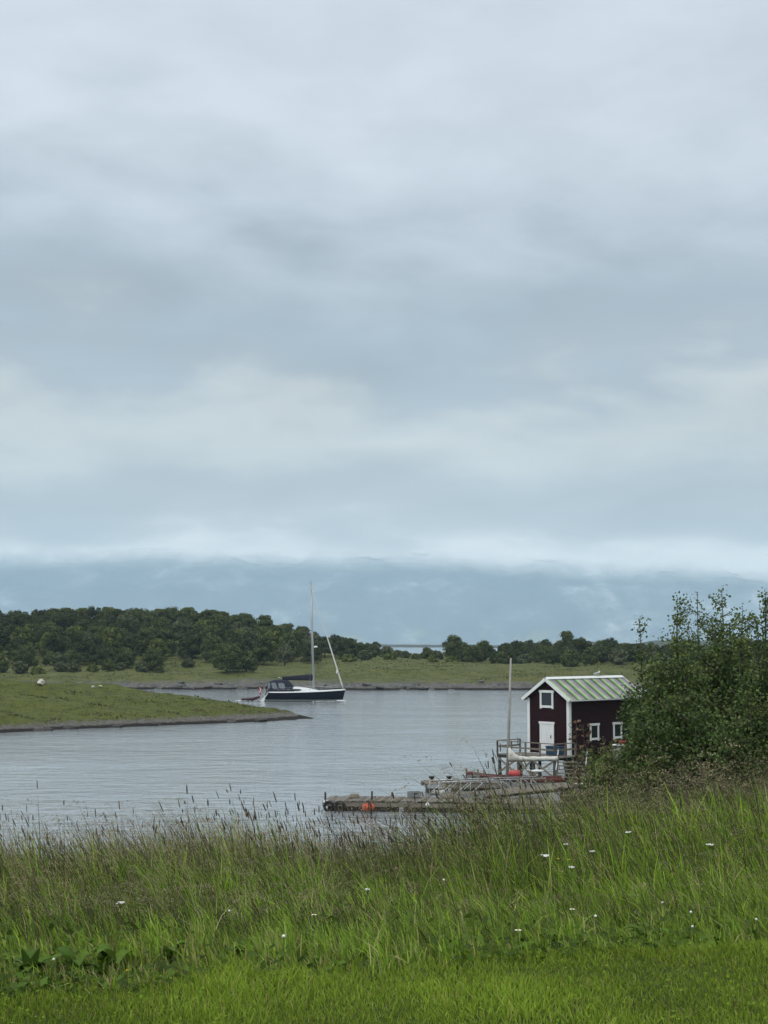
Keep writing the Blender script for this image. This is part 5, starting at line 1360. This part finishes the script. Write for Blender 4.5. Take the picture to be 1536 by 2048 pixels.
# ------------------------------------------------------------------ aspen thicket and bushes at right
def aspen(u, vtop, D, spread, label, seed, leaves=4200, lsz=0.044, name='aspen_tree', cat='tree', base=(0.042, 0.066, 0.020), vbase=None, stems=5, lean=0.0, green=1.0):
    g2 = np.random.default_rng(seed); top = P(u, vtop, D); zg = gz(top.x, D) - 0.1; H = top.z - zg
    o = empty(name, (top.x - lean, D, zg), 0, label, cat)
    m = MB(); tw = []; rng = random.Random(seed)
    for s_ in range(stems):
        if s_ == 0: tip = Vector((lean, 0, H))
        else:
            a = rng.uniform(0, 6.28); q = spread * rng.uniform(0.35, 1.0); tip = Vector((lean * .6 + q * math.cos(a), q * math.sin(a) * 0.8, H * (1.0 - 0.22 * (q / spread) ** 1.5) * rng.uniform(0.80, 0.99)))
        b0 = Vector((rng.uniform(-.15, .15), rng.uniform(-.15, .15), 0)); pts = []
        for i in range(8):
            t = i / 7; pts.append(b0.lerp(Vector((tip.x, tip.y, 0)), t ** 0.75) + Vector((rng.uniform(-.03, .03), rng.uniform(-.03, .03), tip.z * t)))
        m.tube(pts, [0.035 * (1 - 0.88 * i / 7) * (H / 4) for i in range(8)], 6)
        for k in range(int(26 + H * 6)):
            t = rng.uniform(0.06, 0.97); i = min(6, int(t * 7)); p0 = pts[i].lerp(pts[i + 1], t * 7 - i); a = rng.uniform(0, 6.28)
            L = spread * rng.uniform(0.25, 0.66) * (1.12 - t) + 0.16
            e = p0 + Vector((math.cos(a) * L, math.sin(a) * L, L * rng.uniform(0.35, 0.95)))
            mid = p0.lerp(e, 0.5) + Vector((0, 0, -0.04 * L)); m.tube([p0, mid, e], [0.010, 0.007, 0.003], 4); tw.append((p0, mid, e, 1.0))
        for i in range(2, 7): tw.append((pts[i], pts[i].lerp(pts[i + 1], 0.5), pts[i + 1], 0.7))
    m.build('trunk', M_BARK, o)
    W = np.array([(t[2] - t[0]).length * t[3] + 0.05 for t in tw]); W /= W.sum(); leaves = int(leaves * 3.3); idx = g2.choice(len(tw), leaves, p=W)
    A = np.array([tw[i][0] for i in idx]); Mi = np.array([tw[i][1] for i in idx]); E = np.array([tw[i][2] for i in idx]); t = g2.uniform(0.05, 1.05, leaves)[:, None]
    C = np.where(t < 0.5, A + (Mi - A) * t * 2, Mi + (E - Mi) * (t - 0.5) * 2) + g2.normal(size=(leaves, 3)) * 0.055
    C[:, 2] = np.maximum(C[:, 2], 0.05)
    nr = g2.normal(size=(leaves, 3)) + np.array([0, -0.2, 0.6])
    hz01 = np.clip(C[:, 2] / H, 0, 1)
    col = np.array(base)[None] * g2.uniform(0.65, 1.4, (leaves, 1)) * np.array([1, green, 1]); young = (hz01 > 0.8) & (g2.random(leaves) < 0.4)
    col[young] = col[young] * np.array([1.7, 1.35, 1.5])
    V, F, Cc = leaf_quads(C, nr, lsz * g2.uniform(0.65, 1.25, leaves), col, 1.35)
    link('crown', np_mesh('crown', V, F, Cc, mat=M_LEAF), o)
    return o
AS = [(1280, 1238, 27.5, 0.50, 'slim aspen with one leaning shoot at the left edge of the thicket', 4600, 5, -0.15), (1352, 1194, 27.0, 0.80, 'tall aspen, second from the left in the thicket', 7600, 6, 0.0),
      (1392, 1190, 28.6, 1.0, 'aspen standing behind the second tall one of the thicket', 7000, 6, 0.05), (1445, 1180, 27.2, 1.05, 'tallest aspen in the middle of the thicket', 8600, 6, 0.0),
      (1482, 1216, 26.0, 1.0, 'shorter leafy aspen in front of the tallest one', 7600, 6, 0.1), (1530, 1184, 27.4, 1.1, 'tall aspen cut by the right edge of the picture', 8600, 6, 0.0),
      (1640, 1170, 28.0, 1.3, 'aspen just beyond the right edge of the picture', 7600, 6, 0.0), (1345, 1330, 26.2, 0.85, 'rounded lower aspen bush before the slim leaning one', 7200, 7, -0.1),
      (1340, 1398, 26.8, 0.75, 'leafy aspen bush reaching over the boathouse eave', 5600, 6, -0.25), (1405, 1330, 25.2, 1.1, 'broad leafy aspen bush in the middle front of the thicket', 8200, 8, 0.0),
      (1500, 1345, 24.6, 1.1, 'broad leafy aspen bush at the right front of the thicket', 8200, 8, 0.0),
      (1425, 1232, 26.4, 1.0, 'rounded leafy aspen filling the crown before the tallest one', 8600, 8, 0.0), (1515, 1240, 26.2, 1.0, 'rounded leafy aspen filling the crown at the right edge', 8600, 8, 0.0), (1370, 1268, 26.0, 0.85, 'rounded leafy aspen before the second tall one', 7000, 8, 0.0)]
for i, (u, v, D, sp, lab, nl, stn, ln) in enumerate(AS):
    aspen(u, v, D, sp * (1.12 if u > 1300 else 1), lab, 700 + i, nl, stems=stn + 3, lean=ln, base=[(0.074, 0.120, 0.032), (0.086, 0.136, 0.035), (0.066, 0.110, 0.034)][i % 3])
for i, (u, v, D, sp, lab, nl) in enumerate([(1190, 1494, 29.0, 0.55, 'low green bush before the deck and the boathouse corner', 3600), (1226, 1490, 28.4, 0.55, 'green bush hiding the foot of the boathouse side wall', 4200), (1284, 1432, 27.6, 0.45, 'dense bush at the left foot of the thicket', 4600),
        (1310, 1520, 25.0, 0.8, 'dense bush under the aspens', 5200)]):
    aspen(u, v, D, sp, lab, 800 + i, nl, name='willow_bush', cat='bush', stems=8, base=(0.088, 0.132, 0.034), lsz=0.045)
for i, (u, v, D, lab) in enumerate([(1152, 1446, 30.5, 'tall brown-leaved weed before the boathouse side wall, leftmost'), (1168, 1447, 30.2, 'tall brown-leaved weed right of the leftmost one'), (1208, 1472, 29.4, 'brown-leaved weed between the two side windows, left one'), (1221, 1478, 29.2, 'brown-leaved weed between the two side windows, right one')]):
    aspen(u, v, D, 0.16, lab, 900 + i, 75, name='tall_weed', cat='weed', stems=2, base=(0.11, 0.085, 0.05), lsz=0.075)
